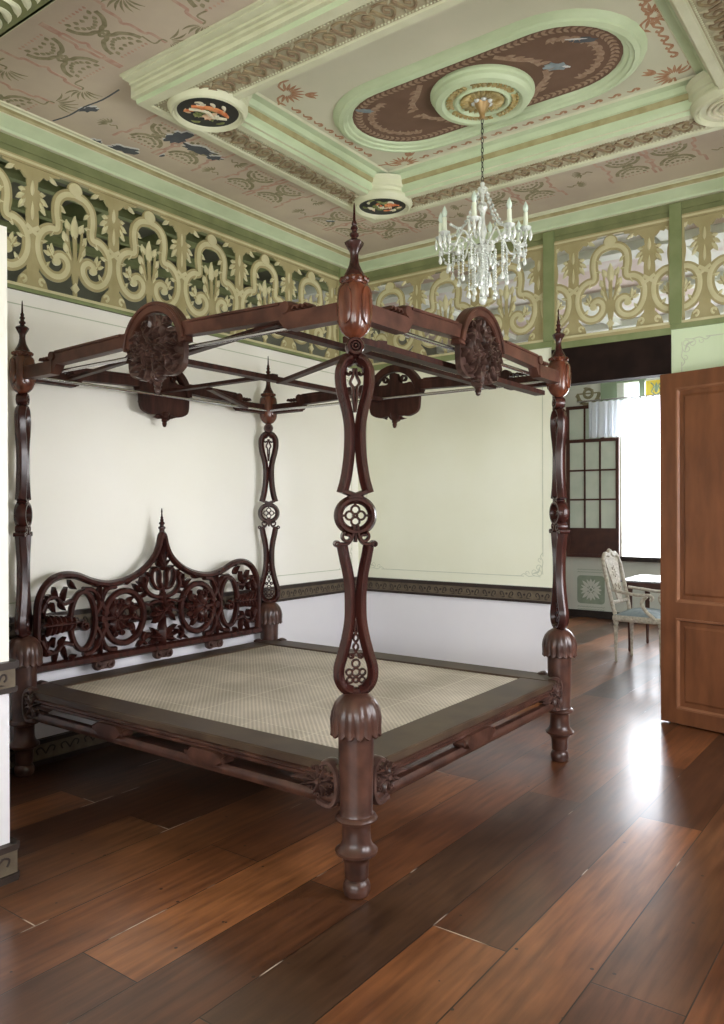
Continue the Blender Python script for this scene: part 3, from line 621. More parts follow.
# ------------------------------------------------------------------ fretwork friezes
FH = .80
def fret_unit(m, P, u):
    """one repeat (0.565 wide) of the cut-out frieze, centred at u; heights 0..0.8"""
    def q(pts, s=1): return [(u+s*a, b*.905) for a, b in pts]
    T0, T1, T2 = 0.0, .012, .0145
    rt = cr([(0, .70), (.07, .682), (.115, .63), (.126, .55), (.118, .47), (.128, .432), (.175, .424), (.222, .388), (.250, .32), (.246, .23), (.212, .155), (.155, .115), (.095, .125), (.056, .175), (.056, .23), (.09, .262), (.125, .25), (.136, .222)], 5)
    for s in (-1, 1):
        m.sweep(P, q(rt, s), .064, T0, T1, 0, bev=.1, flat=.95)
        m.sweep(P, q(rt, s), .032, T1, T2, 1, bev=.3, flat=.8)
        m.prism(P, q(circ(.128, .215, .026, n=12), s), T0, T2+.002, 1)
        for (a, b, w) in (((.045, .30), (.072, .36), .042), ((.05, .37), (.08, .435), .045), ((.028, .25), (.055, .31), .036), ((.035, .45), (.06, .52), .042), ((.145, .235), (.185, .31), .030), ((.16, .25), (.21, .27), .028), ((.15, .26), (.16, .33), .028)):
            m.leaf(P, *q([a, b], s), w, T0, T2, 1)
        for a, b, w in (((.105, .60), (.065, .56), .030), ((.112, .50), (.07, .50), .028), ((.235, .32), (.185, .335), .026), ((.20, .16), (.17, .205), .026), ((.14, .425), (.165, .375), .026)):
            m.leaf(P, *q([a, b], s), w, T0, T2-.001, 1)
        m.sweep(P, q(cr([(0, .10), (.02, .22), (.045, .32), (.055, .40)], 4), s), .030, T0, T1, 0, bev=.1, flat=.9)
        m.sweep(P, q(cr([(.0, .12), (.03, .26), (.05, .44), (.045, .50)], 4), s), .014, T0, T1-.002, 0, bev=.1, flat=.9)
        m.sweep(P, q(cr([(.075, .25), (.12, .27), (.16, .26), (.18, .29)], 4), s), .016, T0, T1, 0, bev=.1, flat=.9)
    m.sweep(P, q([(0, .0), (0, .42)]), .026, T0, T1, 0, bev=.1, flat=.9)
    m.leaf(P, *q([(0, .40), (0, .56)]), .055, T0, T2+.002, 1)
    m.prism(P, q([(0, .03), (.028, .065), (0, .105), (-.028, .065)]), T0, T2, 1)
    m.prism(P, q(circ(0, .735, .052, n=20)), T0, T1+.001, 0); m.prism(P, q(circ(0, .735, .044, n=20)), T1, T2+.003, 1)
    # half columns at both sides
    for s in (-1, 1):
        c = .2825
        m.prism(P, q([(c-.040, 0), (c, 0), (c, .76), (c-.036, .76), (c-.036, .68), (c-.026, .60), (c-.040, .48), (c-.040, .35), (c-.05, .30), (c-.036, .22)], s), T0, T1-.001, 0)
        m.prism(P, q([(c-.10, .0), (c-.02, .0), (c-.02, .13), (c-.045, .11), (c-.085, .06)], s), T0, T1-.003, 0)
        m.sweep(P, q(spiral(c-.062, .055, .026, .008, -90, 200, 12), s), .018, T0, T2-.001, 1)
        m.leaf(P, *q([(c, .60), (c-.002, .70)], s), .05, T0, T2, 1)
        m.leaf(P, *q([(c, .44), (c, .565)], s), .042, T0, T2, 1)
        m.sweep(P, q([(c, .375), (c-.04, .405)], s), .026, T1-.004, T2, 1); m.sweep(P, q([(c, .375), (c-.04, .345)], s), .026, T1-.004, T2, 1)
        for a, b, w in (((c-.045, .57), (c-.085, .50), .034), ((c-.05, .60), (c-.10, .56), .034), ((c-.045, .625), (c-.085, .63), .032)):
            m.leaf(P, *q([a, b], s), w, T0, T2, 1)
        m.prism(P, q([(c-.02, .50), (c-.06, .53), (c-.07, .59), (c-.055, .64), (c-.02, .66)], s), T0, T1-.002, 0)
        # brackets under the top border
        m.prism(P, q([(c, .80), (c, .69), (c-.05, .71), (c-.075, .745), (c-.10, .735), (c-.13, .765), (c-.18, .775), (c-.19, .80)], s), T0, T1-.002, 0)
        m.leaf(P, *q([(c-.11, .765), (c-.165, .725)], s), .030, T0, T2-.002, 1)
def frieze(name, label, P, a, b, units, back_side=False):
    import bmesh
    m = MB()
    for u in units: fret_unit(m, P, u)
    o = m.build('fretwork', [m_fret, m_fret_line], None, 30)
    bm = bmesh.new(); bm.from_mesh(o.data)
    d = P(1, 0, 0)-P(0, 0, 0)
    for co, no in ((P(a, 0, 0), -d), (P(b, 0, 0), d)):
        bmesh.ops.bisect_plane(bm, geom=bm.verts[:]+bm.edges[:]+bm.faces[:], plane_co=co, plane_no=no, clear_outer=True)
    bm.to_mesh(o.data); bm.free()
    t = thing(name, label, 'frieze', tuple(P((a+b)/2, 0, 0)), group='cut-out scrollwork friezes above the walls')
    m = MB()
    m.box(a, b, -.035, .0, -.01, .03, 0, P=P); m.box(a, b, .712, .748, -.01, .022, 0, P=P)
    m.box(a, b, -.012, .004, .03, .034, 1, P=P); m.box(a, b, .722, .736, .022, .027, 1, P=P)
    m.box(a, a+.012, 0, .715, -.008, .022, 0, P=P); m.box(b-.012, b, 0, .715, -.008, .022, 0, P=P)
    f = m.build('frame', [m_fret, m_fret_line], None, 0)
    inv = Matrix.Translation(-Vector(P((a+b)/2, 0, 0)))
    for q in (o, f): q.data.transform(inv); q.parent = t
PFL = XY((-.012, 0, 2.815), (0, 1, 0), (0, 0, 1)); PFB = XY((0, .012, 2.815), (1, 0, 0), (0, 0, 1))
frieze('fretwork_frieze', 'long ochre cut-out scrollwork frieze running above the left wall', PFL, -4.03, -.29, [-4.045+.565*k for k in range(8)][:7]+[-.09])
frieze('fretwork_frieze', 'long scrollwork frieze panel on the back wall behind chandelier and front post', PFB, .07, 1.82, [.36, .925, 1.49, 2.055])
frieze('fretwork_frieze', 'square scrollwork frieze panel directly above the dark doorway header', PFB, 1.905, 2.765, [1.77, 2.335, 2.90])
frieze('fretwork_frieze', 'scrollwork frieze panel at the right photo edge above the mint wall', PFB, 2.845, 3.705, [2.71, 3.275, 3.84])
m = MB(); m.box(3.785, RX, .02, .06, 2.80, 3.62); struct(m.build('trim_17', m_fret, smooth=0))

# ================================================================== FAR ROOM AND CORRIDOR
FY = 4.84
bx = [(-1.6, .83, FY, FY+.12, 0, 3.9, 0), (2.62, 5.6, FY, FY+.12, 0, 3.9, 0), (.83, 2.62, FY, FY+.12, 0, .83, 0), (.83, 2.62, FY, FY+.12, 2.93, 2.985, 0), (.83, 2.62, FY, FY+.12, 3.20, 3.9, 0), (.83, .86, FY, FY+.12, 2.985, 3.2, 0), (1.68, 1.75, FY, FY+.12, 2.985, 3.2, 0)]
wf = wall('wall_far', bx, [m_grey_wall])
wall('wall_far_left', [(-1.6, -1.5, -4.3, -3.4, 0, 3.9), (-1.6, -1.5, -.8, FY, 0, 3.9), (-1.6, -1.5, -3.4, -.8, 0, .9), (-1.6, -1.5, -3.4, -.8, 2.5, 3.9)], [m_side])  # unseen opening added so sky light brightens the corridor
wall('wall_far_right', [(5.5, 5.6, .14, 1.4, 0, 3.9), (5.5, 5.6, 3.6, FY, 0, 3.9), (5.5, 5.6, 1.4, 3.6, 0, .9), (5.5, 5.6, 1.4, 3.6, 2.6, 3.9)], [m_grey_wall])
wall('ceiling_far', [(-1.6, 5.6, .14, FY, 3.82, 3.92)], [m_ceil_far])
m = MB()
for y in (1.1, 2.5, 3.9): m.box(-1.6, 5.5, y, y+.16, 3.74, 3.82)
for x in (-.4, 1.0, 2.4, 3.8): m.box(x, x+.14, .14, FY, 3.76, 3.82)
m.box(-1.6, 5.5, .14, .20, 3.62, 3.82); m.box(-1.6, 5.5, FY-.1, FY, 3.62, 3.82)
struct(m.build('trim_18', m_grey_wall, smooth=0))
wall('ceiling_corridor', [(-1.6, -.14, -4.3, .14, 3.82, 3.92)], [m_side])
m = MB()
for y in (-3.9, -3.1, -2.3, -1.5, -.7): m.box(-1.6, -.14, y, y+.12, 3.66, 3.82)
for x in (-1.35, -.9, -.45): m.box(x, x+.05, -4.3, .14, 3.60, 3.66)
m.box(-1.5, -1.44, -4.3, .14, 3.05, 3.13); struct(m.build('trim_20', m_green_dark, smooth=0))
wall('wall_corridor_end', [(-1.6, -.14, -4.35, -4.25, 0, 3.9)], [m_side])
m = MB(); m.box(-1.5, FX0, FY-.025, FY, 0, .10); m.box(.83, 5.5, FY-.025, FY, 0, .10); m.box(.80, 2.66, FY-.09, FY+.02, .80, .86); struct(m.build('trim_19', m_dark, smooth=0))
# green window surrounds and transom
m = MB()
for q in ((.55, .70, FY-.02, FY, 2.97, 3.24), (.70, 1.16, FY-.02, FY, 3.20, 3.24), (1.07, 1.14, FY-.02, FY, 2.98, 3.2), (.70, .77, FY-.02, FY, 2.97, 3.2), (.70, 1.16, FY-.02, FY, 2.93, 2.98)): m.box(*q)
struct(m.build('window_1', m_sagegreen, smooth=0))
m = MB(); m.box(1.14, 2.62, FY+.03, FY+.05, 2.985, 3.2, 0)
P = XY((0, FY+.03, 0), (1, 0, 0), (0, 0, 1))
for k in range(5):
    c = 1.28+k*.28
    for s in (-1, 1): m.sweep(P, cr([(c, 3.0), (c+s*.06, 3.05), (c+s*.03, 3.12), (c+s*.07, 3.17)], 4), .016, 0, .01, 1)
    m.leaf(P, (c, 3.03), (c, 3.17), .05, 0, .01, 1)
struct(m.build('window_1_stained_transom', [m_yellow, m_sagegreen], smooth=0))
# painted ornaments on the far wall
m = MB(); P = XY((0, FY-.001, 0), (1, 0, 0), (0, 0, 1))
def rsq(cx, cy, h, r, n=6):
    o = []
    for k, (sx, sy) in enumerate(((1, 1), (-1, 1), (-1, -1), (1, -1))):
        for i in range(n+1): t = radians(90*k+90*i/n); o.append((cx+sx*(h-r)+r*cos(t), cy+sy*(h-r)+r*sin(t)))
    return o
for cx in (.40, -.35):
    m.prism(P, rsq(cx, .385, .195, .05), 0, .002, 0)
    for k in range(4):
        a = k*pi/2; ca, sa = cos(a), sin(a)
        def q(pts): return [(cx+x*ca-y*sa, .385+x*sa+y*ca) for x, y in pts]
        m.leaf(P, *q([(.03, 0), (.15, 0)]), .05, .002, .004, 1); m.leaf(P, *q([(.04, .0), (.14, .06)]), .035, .002, .004, 1); m.leaf(P, *q([(.04, 0), (.14, -.06)]), .035, .002, .004, 1)
        m.leaf(P, *q([(.03, .03), (.12, .12)]), .045, .002, .004, 1)
    m.sweep(P, circ(cx, .385, .028, n=16), .016, .002, .005, 1, closed=True)
    for y in (.66, .625, .145, .11): m.sweep(P, [(cx-.19+.02*i, y+(.008 if i % 2 else -.004)) for i in range(20)], .007, 0, .002, 0)
m.sweep(P, circ(.37, 3.10, .15, 180, 360, 18), .05, 0, .003, 2); m.sweep(P, circ(.37, 3.10, .12, 180, 360, 18), .012, .0, .004, 1)
m.sweep(P, circ(.37, 3.10, .06, 0, 360, 18), .04, 0, .003, 2, closed=True); m.sweep(P, [(.21, 3.10), (.53, 3.10)], .02, 0, .004, 2); m.leaf(P, (.30, 3.18), (.45, 3.14), .04, 0, .004, 2)
for k in range(9):
    t = radians(190+20*k); m.leaf(P, (.37+.15*cos(t), 3.1+.15*sin(t)), (.37+.19*cos(t), 3.1+.19*sin(t)), .03, 0, .003, 2)
struct(m.build('painted_ornaments', [m_sage, m_grey_wall, m_st_olive], wf, smooth=0))
# skirting panel line
# folding capiz shutter
def sash(name, label, x0, x1, z0, z1, yc, zrail, cols, rows, th=.035):
    t = thing(name, label, 'shutter', ((x0+x1)/2, yc, z0), group='shell-pane shutter leaves in the far room')
    cx = (x0+x1)/2
    m = MB(); fr = .045
    m.box(x0-cx, x0-cx+fr, -th/2, th/2, 0, z1-z0); m.box(x1-cx-fr, x1-cx, -th/2, th/2, 0, z1-z0); m.box(x0-cx+fr, x1-cx-fr, -th/2, th/2, z1-z0-fr, z1-z0); m.box(x0-cx+fr, x1-cx-fr, -th/2, th/2, 0, fr)
    m.box(x0-cx+fr, x1-cx-fr, -th/2, th/2, zrail-z0-fr, zrail-z0)
    for c in range(1, cols): x = x0-cx+fr+(x1-x0-2*fr)*c/cols; m.box(x-.011, x+.011, -th/2, th/2, zrail-z0, z1-z0-fr)
    for r in rows: m.box(x0-cx+fr, x1-cx-fr, -th/2, th/2, r-z0-.012, r-z0+.012)
    m.build('sash_frame', m_sash, t, 0)
    m = MB(); m.box(x0-cx+fr, x1-cx-fr, -.006, .010, fr, zrail-z0-fr); m.build('lower_panel', m_sash, t, 0)
    m = MB(); m.box(x0-cx+fr, x1-cx-fr, -.003, .004, zrail-z0, z1-z0-fr); m.build('shell_panes', m_capiz, t, 0)
sash('window_shutter', 'dark brown folding window shutter with small pale shell panes in far room, front leaf', .10, .83, .84, 2.46, FY-.10, 1.24, 3, (1.63, 2.03))
sash('window_shutter', 'taller rear leaf of the dark shell-pane shutter, showing above the front leaf', .07, .60, .84, 2.93, FY-.04, 1.24, 2, (1.63, 2.03, 2.45))
# valance curtain
m = MB(); n = 160; vs = []
for j, z in enumerate((2.955, 2.93, 2.90, 2.75, 2.6, 2.47)):
    for i in range(n+1):
        x = .43+i*(2.15/n); a = (.012, .006, .016, .024, .026, .028)[j]
        vs.append((x, FY-.15+a*sin(i*.9+sin(i*.23)*1.4+j*.08), z+(.006*sin(i*.9) if j in (0, 5) else 0)))
m.add(vs, [(j*(n+1)+i, j*(n+1)+i+1, (j+1)*(n+1)+i+1, (j+1)*(n+1)+i) for j in range(5) for i in range(n)])
k0 = len(m.v); off = [(v[0], v[1]+.002, v[2]) for v in m.v]; fs = [tuple(reversed(f)) for f in m.f]; m.add(off, fs)
o = m.build('valance_curtain', m_curtain, smooth=60); tag(o, 'short gathered white curtain hanging across top of the far bright window', 'curtain')
m = MB(); m.tube([(.28, FY-.15, 2.975), (2.66, FY-.15, 2.975)], .009, 8); m.box(.27, .29, FY-.16, FY, 2.966, 2.984); m.box(2.65, 2.67, FY-.16, FY, 2.966, 2.984)
tag(m.build('curtain_rod', m_steel), 'thin pale curtain rod over the far room window', 'curtain rod')
# arched red panel
t = thing('arched_screen', 'small arched red panel with dark rim on far room floor behind right bed post', 'screen', (-.05, 4.62, 0))
P = XY((0, 0, 0), (1, 0, 0), (0, 0, 1)); arch = [(-.16, .03), (-.16, .40)]+[(-.16*cos(radians(a)), .40+.13*sin(radians(a))) for a in range(15, 180, 15)]+[(.16, .40), (.16, .03)]
m = MB(); m.prism(P, arch, -.01, .01); m.build('panel', m_red, t, 0)
m = MB(); m.sweep(P, arch, .03, -.02, .02, closed=True); m.box(-.17, -.13, -.05, .05, 0, .03); m.box(.13, .17, -.05, .05, 0, .03); m.build('rim', m_dark, t, 30)

# table
t = thing('side_table', 'dark table with pale shining top beside armchair in the far room', 'table', (2.18, 2.86, 0))
m = MB(); m.box(-.62, .62, -.40, .40, .735, .755, bev=.008); m.build('tabletop', m_tabletop, t, 30)
m = MB(); m.box(-.56, .56, -.35, .35, .665, .735); m.build('apron', m_sash, t, 0)
for sx in (-1, 1):
    for sy in (-1, 1):
        m = MB(); m.lathe([(.012, 0), (.016, .02), (.014, .05), (.024, .40), (.030, .62), (.034, .665)], 12, c=(sx*.52, sy*.31, 0)); m.build('leg', m_sash, t, 40)

# armchair
t = thing('armchair', 'whitewashed carved armchair with blue-grey seat seen through the doorway', 'chair', (1.98, 2.10, 0), radians(-4))
for i, (x, y) in enumerate(((-.24, -.20), (.20, -.20), (-.24, .20), (.20, .20))):
    m = MB(); m.lathe([(.010, 0), (.016, .01), (.013, .03), (.012, .06), (.017, .20), (.021, .33), (.026, .345), (.018, .36), (.026, .38), (.026, .43)], 12, c=(x, y, 0), mod=lambda th, r, z: r*(1+.05*cos(8*th)) if z < .34 else r)
    m.build('leg', m_chairwood, t, 40)
m = MB(); m.box(-.27, .23, -.23, .23, .40, .46, bev=.012)
P = XY((0, -.23, 0), (1, 0, 0), (0, 0, 1))
for k in range(7): m.leaf(P, (-.22+.06*k, .43), (-.18+.06*k, .43), .03, 0, .008)
m.build('seat_frame', m_chairwood, t, 30)
m = MB(); vs = []; n = 12
for j in range(n+1):
    for i in range(n+1):
        a, b = i/n*2-1, j/n*2-1; vs.append((-.02+.235*a, .215*b, .46+.06*(1-abs(a)**3)*(1-abs(b)**3)))
m.add(vs, [(j*(n+1)+i, j*(n+1)+i+1, (j+1)*(n+1)+i+1, (j+1)*(n+1)+i) for j in range(n) for i in range(n)]); m.build('seat_cushion', m_seat, t, 60)
lean = Vector((-.14, 0, .62)).normalized()
P = XY((-.25, 0, .44), (0, 1, 0), lean)
m = MB()
for s in (-1, 1): m.sweep(P, cr([(s*.18, 0), (s*.20, .15), (s*.205, .35), (s*.20, .52), (s*.16, .60)], 5), .035, -.016, .018, back=True)
m.sweep(P, cr([(-.17, .58), (-.12, .62), (-.05, .61), (0, .65), (.05, .61), (.12, .62), (.17, .58)], 5), .05, -.018, .02, back=True)
m.sweep(P, [(-.19, .14), (.19, .14)], .035, -.014, .016, back=True)
m.build('back_frame', m_chairwood, t, 40)
m = MB()
m.prism(P, cr([(-.05, .15), (-.085, .28), (-.12, .42), (-.15, .56), (-.06, .60), (.06, .60), (.15, .56), (.12, .42), (.085, .28), (.05, .15)], 3), -.006, .008)
for k in range(8): a = k*pi/4; m.leaf(P, (.012*cos(a), .44+.012*sin(a)), (.06*cos(a), .44+.06*sin(a)), .03, .008, .016)
for s in (-1, 1): m.sweep(P, spiral(s*.05, .28, .035, .008, 90, 90+s*400, 20), .014, .008, .018)
m.build('back_splat', m_chairwood, t, 40)
for s in (-1, 1):
    m = MB()
    m.tube(cr([(-.275, s*.20, .70), (-.14, s*.23, .685), (.0, s*.245, .67), (.10, s*.24, .675), (.135, s*.24, .65), (.115, s*.24, .625)], 5), [.016]*26, 8)
    m.tube(cr([(.08, s*.24, .665), (.03, s*.24, .60), (.07, s*.235, .52), (.13, s*.23, .47), (.15, s*.225, .44)], 5), .018, 8)
    m.build('armrest', m_chairwood, t, 50)

# ================================================================== OPEN DOOR LEAF
t = thing('panelled_door', 'open reddish-brown panelled door leaf standing right of the doorway', 'door', (2.712, -.075, 0.012), radians(-13.5))
PD = XY((0, 0, 0), (1, 0, 0), (0, 0, 1))            # out = -y
W_, H_, T_ = .92, 2.43, .045
m = MB()
m.box(0, .115, 0, T_, 0, H_); m.box(W_-.115, W_, 0, T_, 0, H_)
for z0, z1 in ((0, .10), (.73, .84), (2.325, H_)): m.box(.115, W_-.115, 0, T_, z0, z1)
m.build('door_frame', m_door, t, 0)
for z0, z1 in ((.10, .73), (.84, 2.325)):
    m = MB(); m.box(.115, W_-.115, .014, T_-.014, z0, z1, 0)
    q = [(d, w_) for d, w_ in ((0, -.004), (.008, -.002), (.016, -.012), (.03, -.014))]
    vs = []
    for d, w_ in ((0, .001), (.0, .006), (.012, .006), (.018, -.006), (.022, -.012)):
        for x, z in ((.115+d, z0+d), (W_-.115-d, z0+d), (W_-.115-d, z1-d), (.115+d, z1-d)): vs.append(PD(x, z, w_))
    for i in range(4): m.add(vs[i*4:i*4+8], [(k, (k+1) % 4, 4+(k+1) % 4, 4+k) for k in range(4)], 1)
    # raised field
    m.add([PD(x, z, w_) for d, w_ in ((.05, -.014), (.065, -.006)) for x, z in ((.115+d, z0+d), (W_-.115-d, z0+d), (W_-.115-d, z1-d), (.115+d, z1-d))], [(k, (k+1) % 4, 4+(k+1) % 4, 4+k) for k in range(4)]+[(4, 5, 6, 7)], 0)
    m.build('door_panel', [m_door, m_door_edge], t, 0)
for z in (.35, 1.25, 2.15):
    m = MB(); m.lathe([(.009, 0), (.009, .09)], 10, c=(-.004, .03, z)); m.build('hinge', m_dark, t, 40)

# ================================================================== THE BED
BX0, BX1, BY0, BY1 = .11, 2.47, -3.33, -1.307
bed = thing('canopy_bed', 'large dark carved four-post canopy bed with woven cane bed base', 'bed', ((BX0+BX1)/2, (BY0+BY1)/2, 0))
BC = Vector(((BX0+BX1)/2, (BY0+BY1)/2, 0))
def bput(o, parent=bed):
    o.data.transform(Matrix.Translation(-BC)); o.parent = parent; return o

def post_parts():
    """meshes of one post around the origin; splat lies in the plane facing local -y"""
    parts = {}
    m = MB()
    m.lathe([(.030, 0), (.048, .004), (.054, .022), (.054, .040), (.048, .056), (.040, .064), (.044, .068), (.047, .075), (.049, .13), (.052, .142), (.060, .150), (.066, .158), (.082, .168), (.084, .178), (.074, .185), (.062, .20), (.057, .215), (.055, .25), (.056, .282), (.062, .290), (.080, .296), (.083, .304), (.078, .312), (.068, .318), (.064, .33), (.067, .46), (.070, .60), (.071, .645), (.05, .66)], 32)
    parts['base_column'] = (m, m_wood2)
    m = MB(); nf = 16
    def md(th, r, z):
        k = max(0, min(1, (.785-z)/.13)); return r*(1+.09*k*abs(cos(nf/2*th))-.045*k)
    prof = [(.022, .792), (.044, .786), (.066, .772), (.084, .750), (.095, .720), (.099, .690), (.097, .665), (.096, .645), (.098, .628), (.090, .622), (.075, .63), (.070, .65)]
    m.lathe(prof, nf*6, mod=md); 
    # scalloped lower edge
    for i, (x, y, z) in enumerate(m.v):
        if z < .66: m.v[i] = (x, y, z+.014*(1-abs(cos(nf/2*atan2(y, x)))))
    parts['fluted_dome'] = (m, m_wood2)
    P = XY((0, 0, 0), (1, 0, 0), (0, 0, 1)); TH = .030
    def strand(m, pts, wd, th=TH):
        for s in (-1, 1):
            q = cr([(s*a, b) for a, b in pts], 5)
            m.sweep(P, q, wd, -th, th, 0, bev=.42, flat=.15, back=True)
    m = MB()
    # upper splat
    strand(m, [(.012, 2.092), (.036, 2.078), (.054, 2.045), (.056, 2.00), (.048, 1.95), (.032, 1.89), (.022, 1.83), (.021, 1.76), (.026, 1.69), (.037, 1.62), (.052, 1.565)], .044)
    strand(m, [(.0, 2.085), (.012, 2.065), (.030, 2.055), (.034, 2.035), (.022, 2.026), (.016, 2.038)], .012, .016)
    for s in (-1, 1):
        m.sweep(P, cr([(s*.004, 2.05), (s*.008, 2.02), (s*.018, 1.995), (s*.008, 1.975), (s*.006, 1.93), (s*.0, 1.88)], 5), .012, -.014, .014, back=True)
        m.sweep(P, [(s*.045, 1.572), (-s*.028, 1.545)], .022, -.026, .028, back=True)
    # round rosette ring
    m.sweep(P, circ(0, 1.478, .067, n=40, ry=.063), .034, -.032, .032, closed=True, back=True, bev=.35, flat=.3)
    for k in range(4):
        a = k*pi/2; m.sweep(P, circ(.022*cos(a), 1.478+.022*sin(a), .0165, n=14), .009, -.012, .012, closed=True, back=True)
    m.sweep(P, circ(0, 1.478, .009, n=10), .006, -.013, .013, closed=True)
    for k in range(4): a = k*pi/2; m.sweep(P, [(.036*cos(a), 1.478+.036*sin(a)), (.056*cos(a), 1.478+.056*sin(a))], .010, -.012, .012)
    # little volutes below the ring and shoulder line
    for s in (-1, 1):
        m.sweep(P, [(s*x, z) for x, z in spiral(.032, 1.395, .022, .006, 60, -330, 22)], .013, -.028, .030, back=True)
        m.sweep(P, cr([(s*.008, 1.44), (s*.012, 1.40), (s*.03, 1.370), (s*.055, 1.368), (s*.070, 1.368)], 4), .014, -.028, .030, back=True)
        m.sweep(P, circ(s*.072, 1.368, .009, n=10), .010, -.030, .032, closed=True)
    m.sweep(P, [(0, 1.545), (0, 1.53)], .03, -.026, .026); m.sweep(P, [(0, 1.43), (0, 1.375)], .014, -.024, .024)
    # lower splat
    strand(m, [(.052, 1.362), (.042, 1.31), (.031, 1.26), (.023, 1.20), (.021, 1.14), (.023, 1.07), (.035, 1.00), (.052, .935), (.066, .885), (.064, .840), (.044, .808), (.016, .795)], .043)
    # tracery
    for z, r in ((.86, .015), (.86, 0), (.895, .0)): pass
    for (x, z, r) in ((0, .868, .015), (.026, .868, .012), (-.026, .868, .012), (0, .902, .015), (.018, .932, .009), (-.018, .932, .009), (.024, .838, .011), (-.024, .838, .011), (0, .838, .010)):
        m.sweep(P, circ(x, z, r, n=14), .0085, -.012, .012, closed=True, back=True)
    for s in (-1, 1):
        m.sweep(P, cr([(s*.018, .93), (-s*.010, .965), (s*.010, 1.00), (-s*.005, 1.03), (0, 1.07)], 4), .009, -.012, .012, back=True)
    m.lathe([(.01, .775), (.026, .785), (.030, .795), (.024, .805), (.01, .81)], 16)
    parts['openwork_splat'] = (m, m_wood)
    m = MB()
    for s in (-1, 1):
        Q = XY((0, s*-.0, 2.134), (1, 0, 0), (0, 0, 1), (0, s, 0))
        m.sweep(Q, circ(0, 0, .027, n=24), .018, 0, .030, closed=True); m.sweep(Q, circ(0, 0, .013, n=16), .009, 0, .034, closed=True); m.prism(Q, circ(0, 0, .010, n=8), 0, .038, inset=.5)
        m.prism(Q, circ(0, 0, .024, n=16), 0, .022)
    m.lathe([(.012, 2.085), (.022, 2.095), (.012, 2.105)], 12)
    parts['rosette'] = (m, m_wood)
    m = MB()
    def sq(th, r, z):
        if r < .03: return r
        c_, s_ = abs(cos(th)), abs(sin(th)); return r*(1.0/((c_**3.2+s_**3.2)**(1/3.2)))*.96
    m.lathe([(.012, 2.165), (.024, 2.168), (.036, 2.178), (.048, 2.192), (.056, 2.208), (.060, 2.225), (.062, 2.26), (.062, 2.335), (.059, 2.36), (.052, 2.374), (.044, 2.380), (.046, 2.386), (.050, 2.392), (.048, 2.402), (.040, 2.408)], 40, mod=sq)
    for k in range(12): a = k*pi/6; m.ball((.050*cos(a), .050*sin(a), 2.393), .011, 0, 6, 4)
    # lobed panel lines on the faces
    for k in range(4):
        a = k*pi/2+pi/2*0; d = Vector((cos(a), sin(a), 0)); Q = XY(tuple(d*.0575), (-sin(a), cos(a), 0), (0, 0, 1), tuple(d))
        m.prism(Q, cr([(0, 2.215), (.022, 2.228), (.030, 2.26), (.030, 2.32), (.020, 2.352), (0, 2.36), (-.020, 2.352), (-.030, 2.32), (-.030, 2.26), (-.022, 2.228)], 3, closed=True), 0, .011, inset=.2)
    parts['capital'] = (m, m_wood_cap)
    m = MB()
    m.lathe([(.042, 2.405), (.040, 2.415), (.030, 2.432), (.021, 2.452), (.016, 2.480), (.017, 2.500), (.026, 2.518), (.034, 2.532), (.036, 2.540), (.028, 2.547), (.014, 2.553), (.012, 2.560), (.018, 2.566), (.018, 2.574), (.011, 2.580), (.010, 2.588), (.015, 2.593), (.013, 2.601), (.0085, 2.606), (.011, 2.613), (.009, 2.621), (.006, 2.626), (.0045, 2.66), (.003, 2.685), (.0015, 2.695)], 20, mod=lambda th, r, z: r*(1+.08*cos(6*th)) if 2.50 < z < 2.55 else r)
    parts['finial'] = (m, m_wood)
    return parts
pp = post_parts(); post_objs = None
for i, (x, y, ang) in enumerate(((BX1, BY0, 45), (BX0, BY0, -45), (BX1, BY1, 135), (BX0, BY1, 225))):
    rz = radians(ang)
    if i == 0:
        base = None; kids = []
        p0 = pp['base_column'][0].build('bed_post', m_wood2, bed, 35); kids = []
        for nme in ('fluted_dome', 'openwork_splat', 'rosette', 'capital', 'finial'):
            kids.append(pp[nme][0].build(nme, pp[nme][1], p0, 35))
        for kk in kids:
            if kk.name.startswith('capital'): kk.rotation_euler = (0, 0, radians(-45))
        o = p0
    else:
        o = p0.copy(); C.objects.link(o); o.parent = bed
        for kk in kids: c2_ = kk.copy(); C.objects.link(c2_); c2_.parent = o
    o.location = (x-BC.x, y-BC.y, 0); o.rotation_euler = (0, 0, rz)

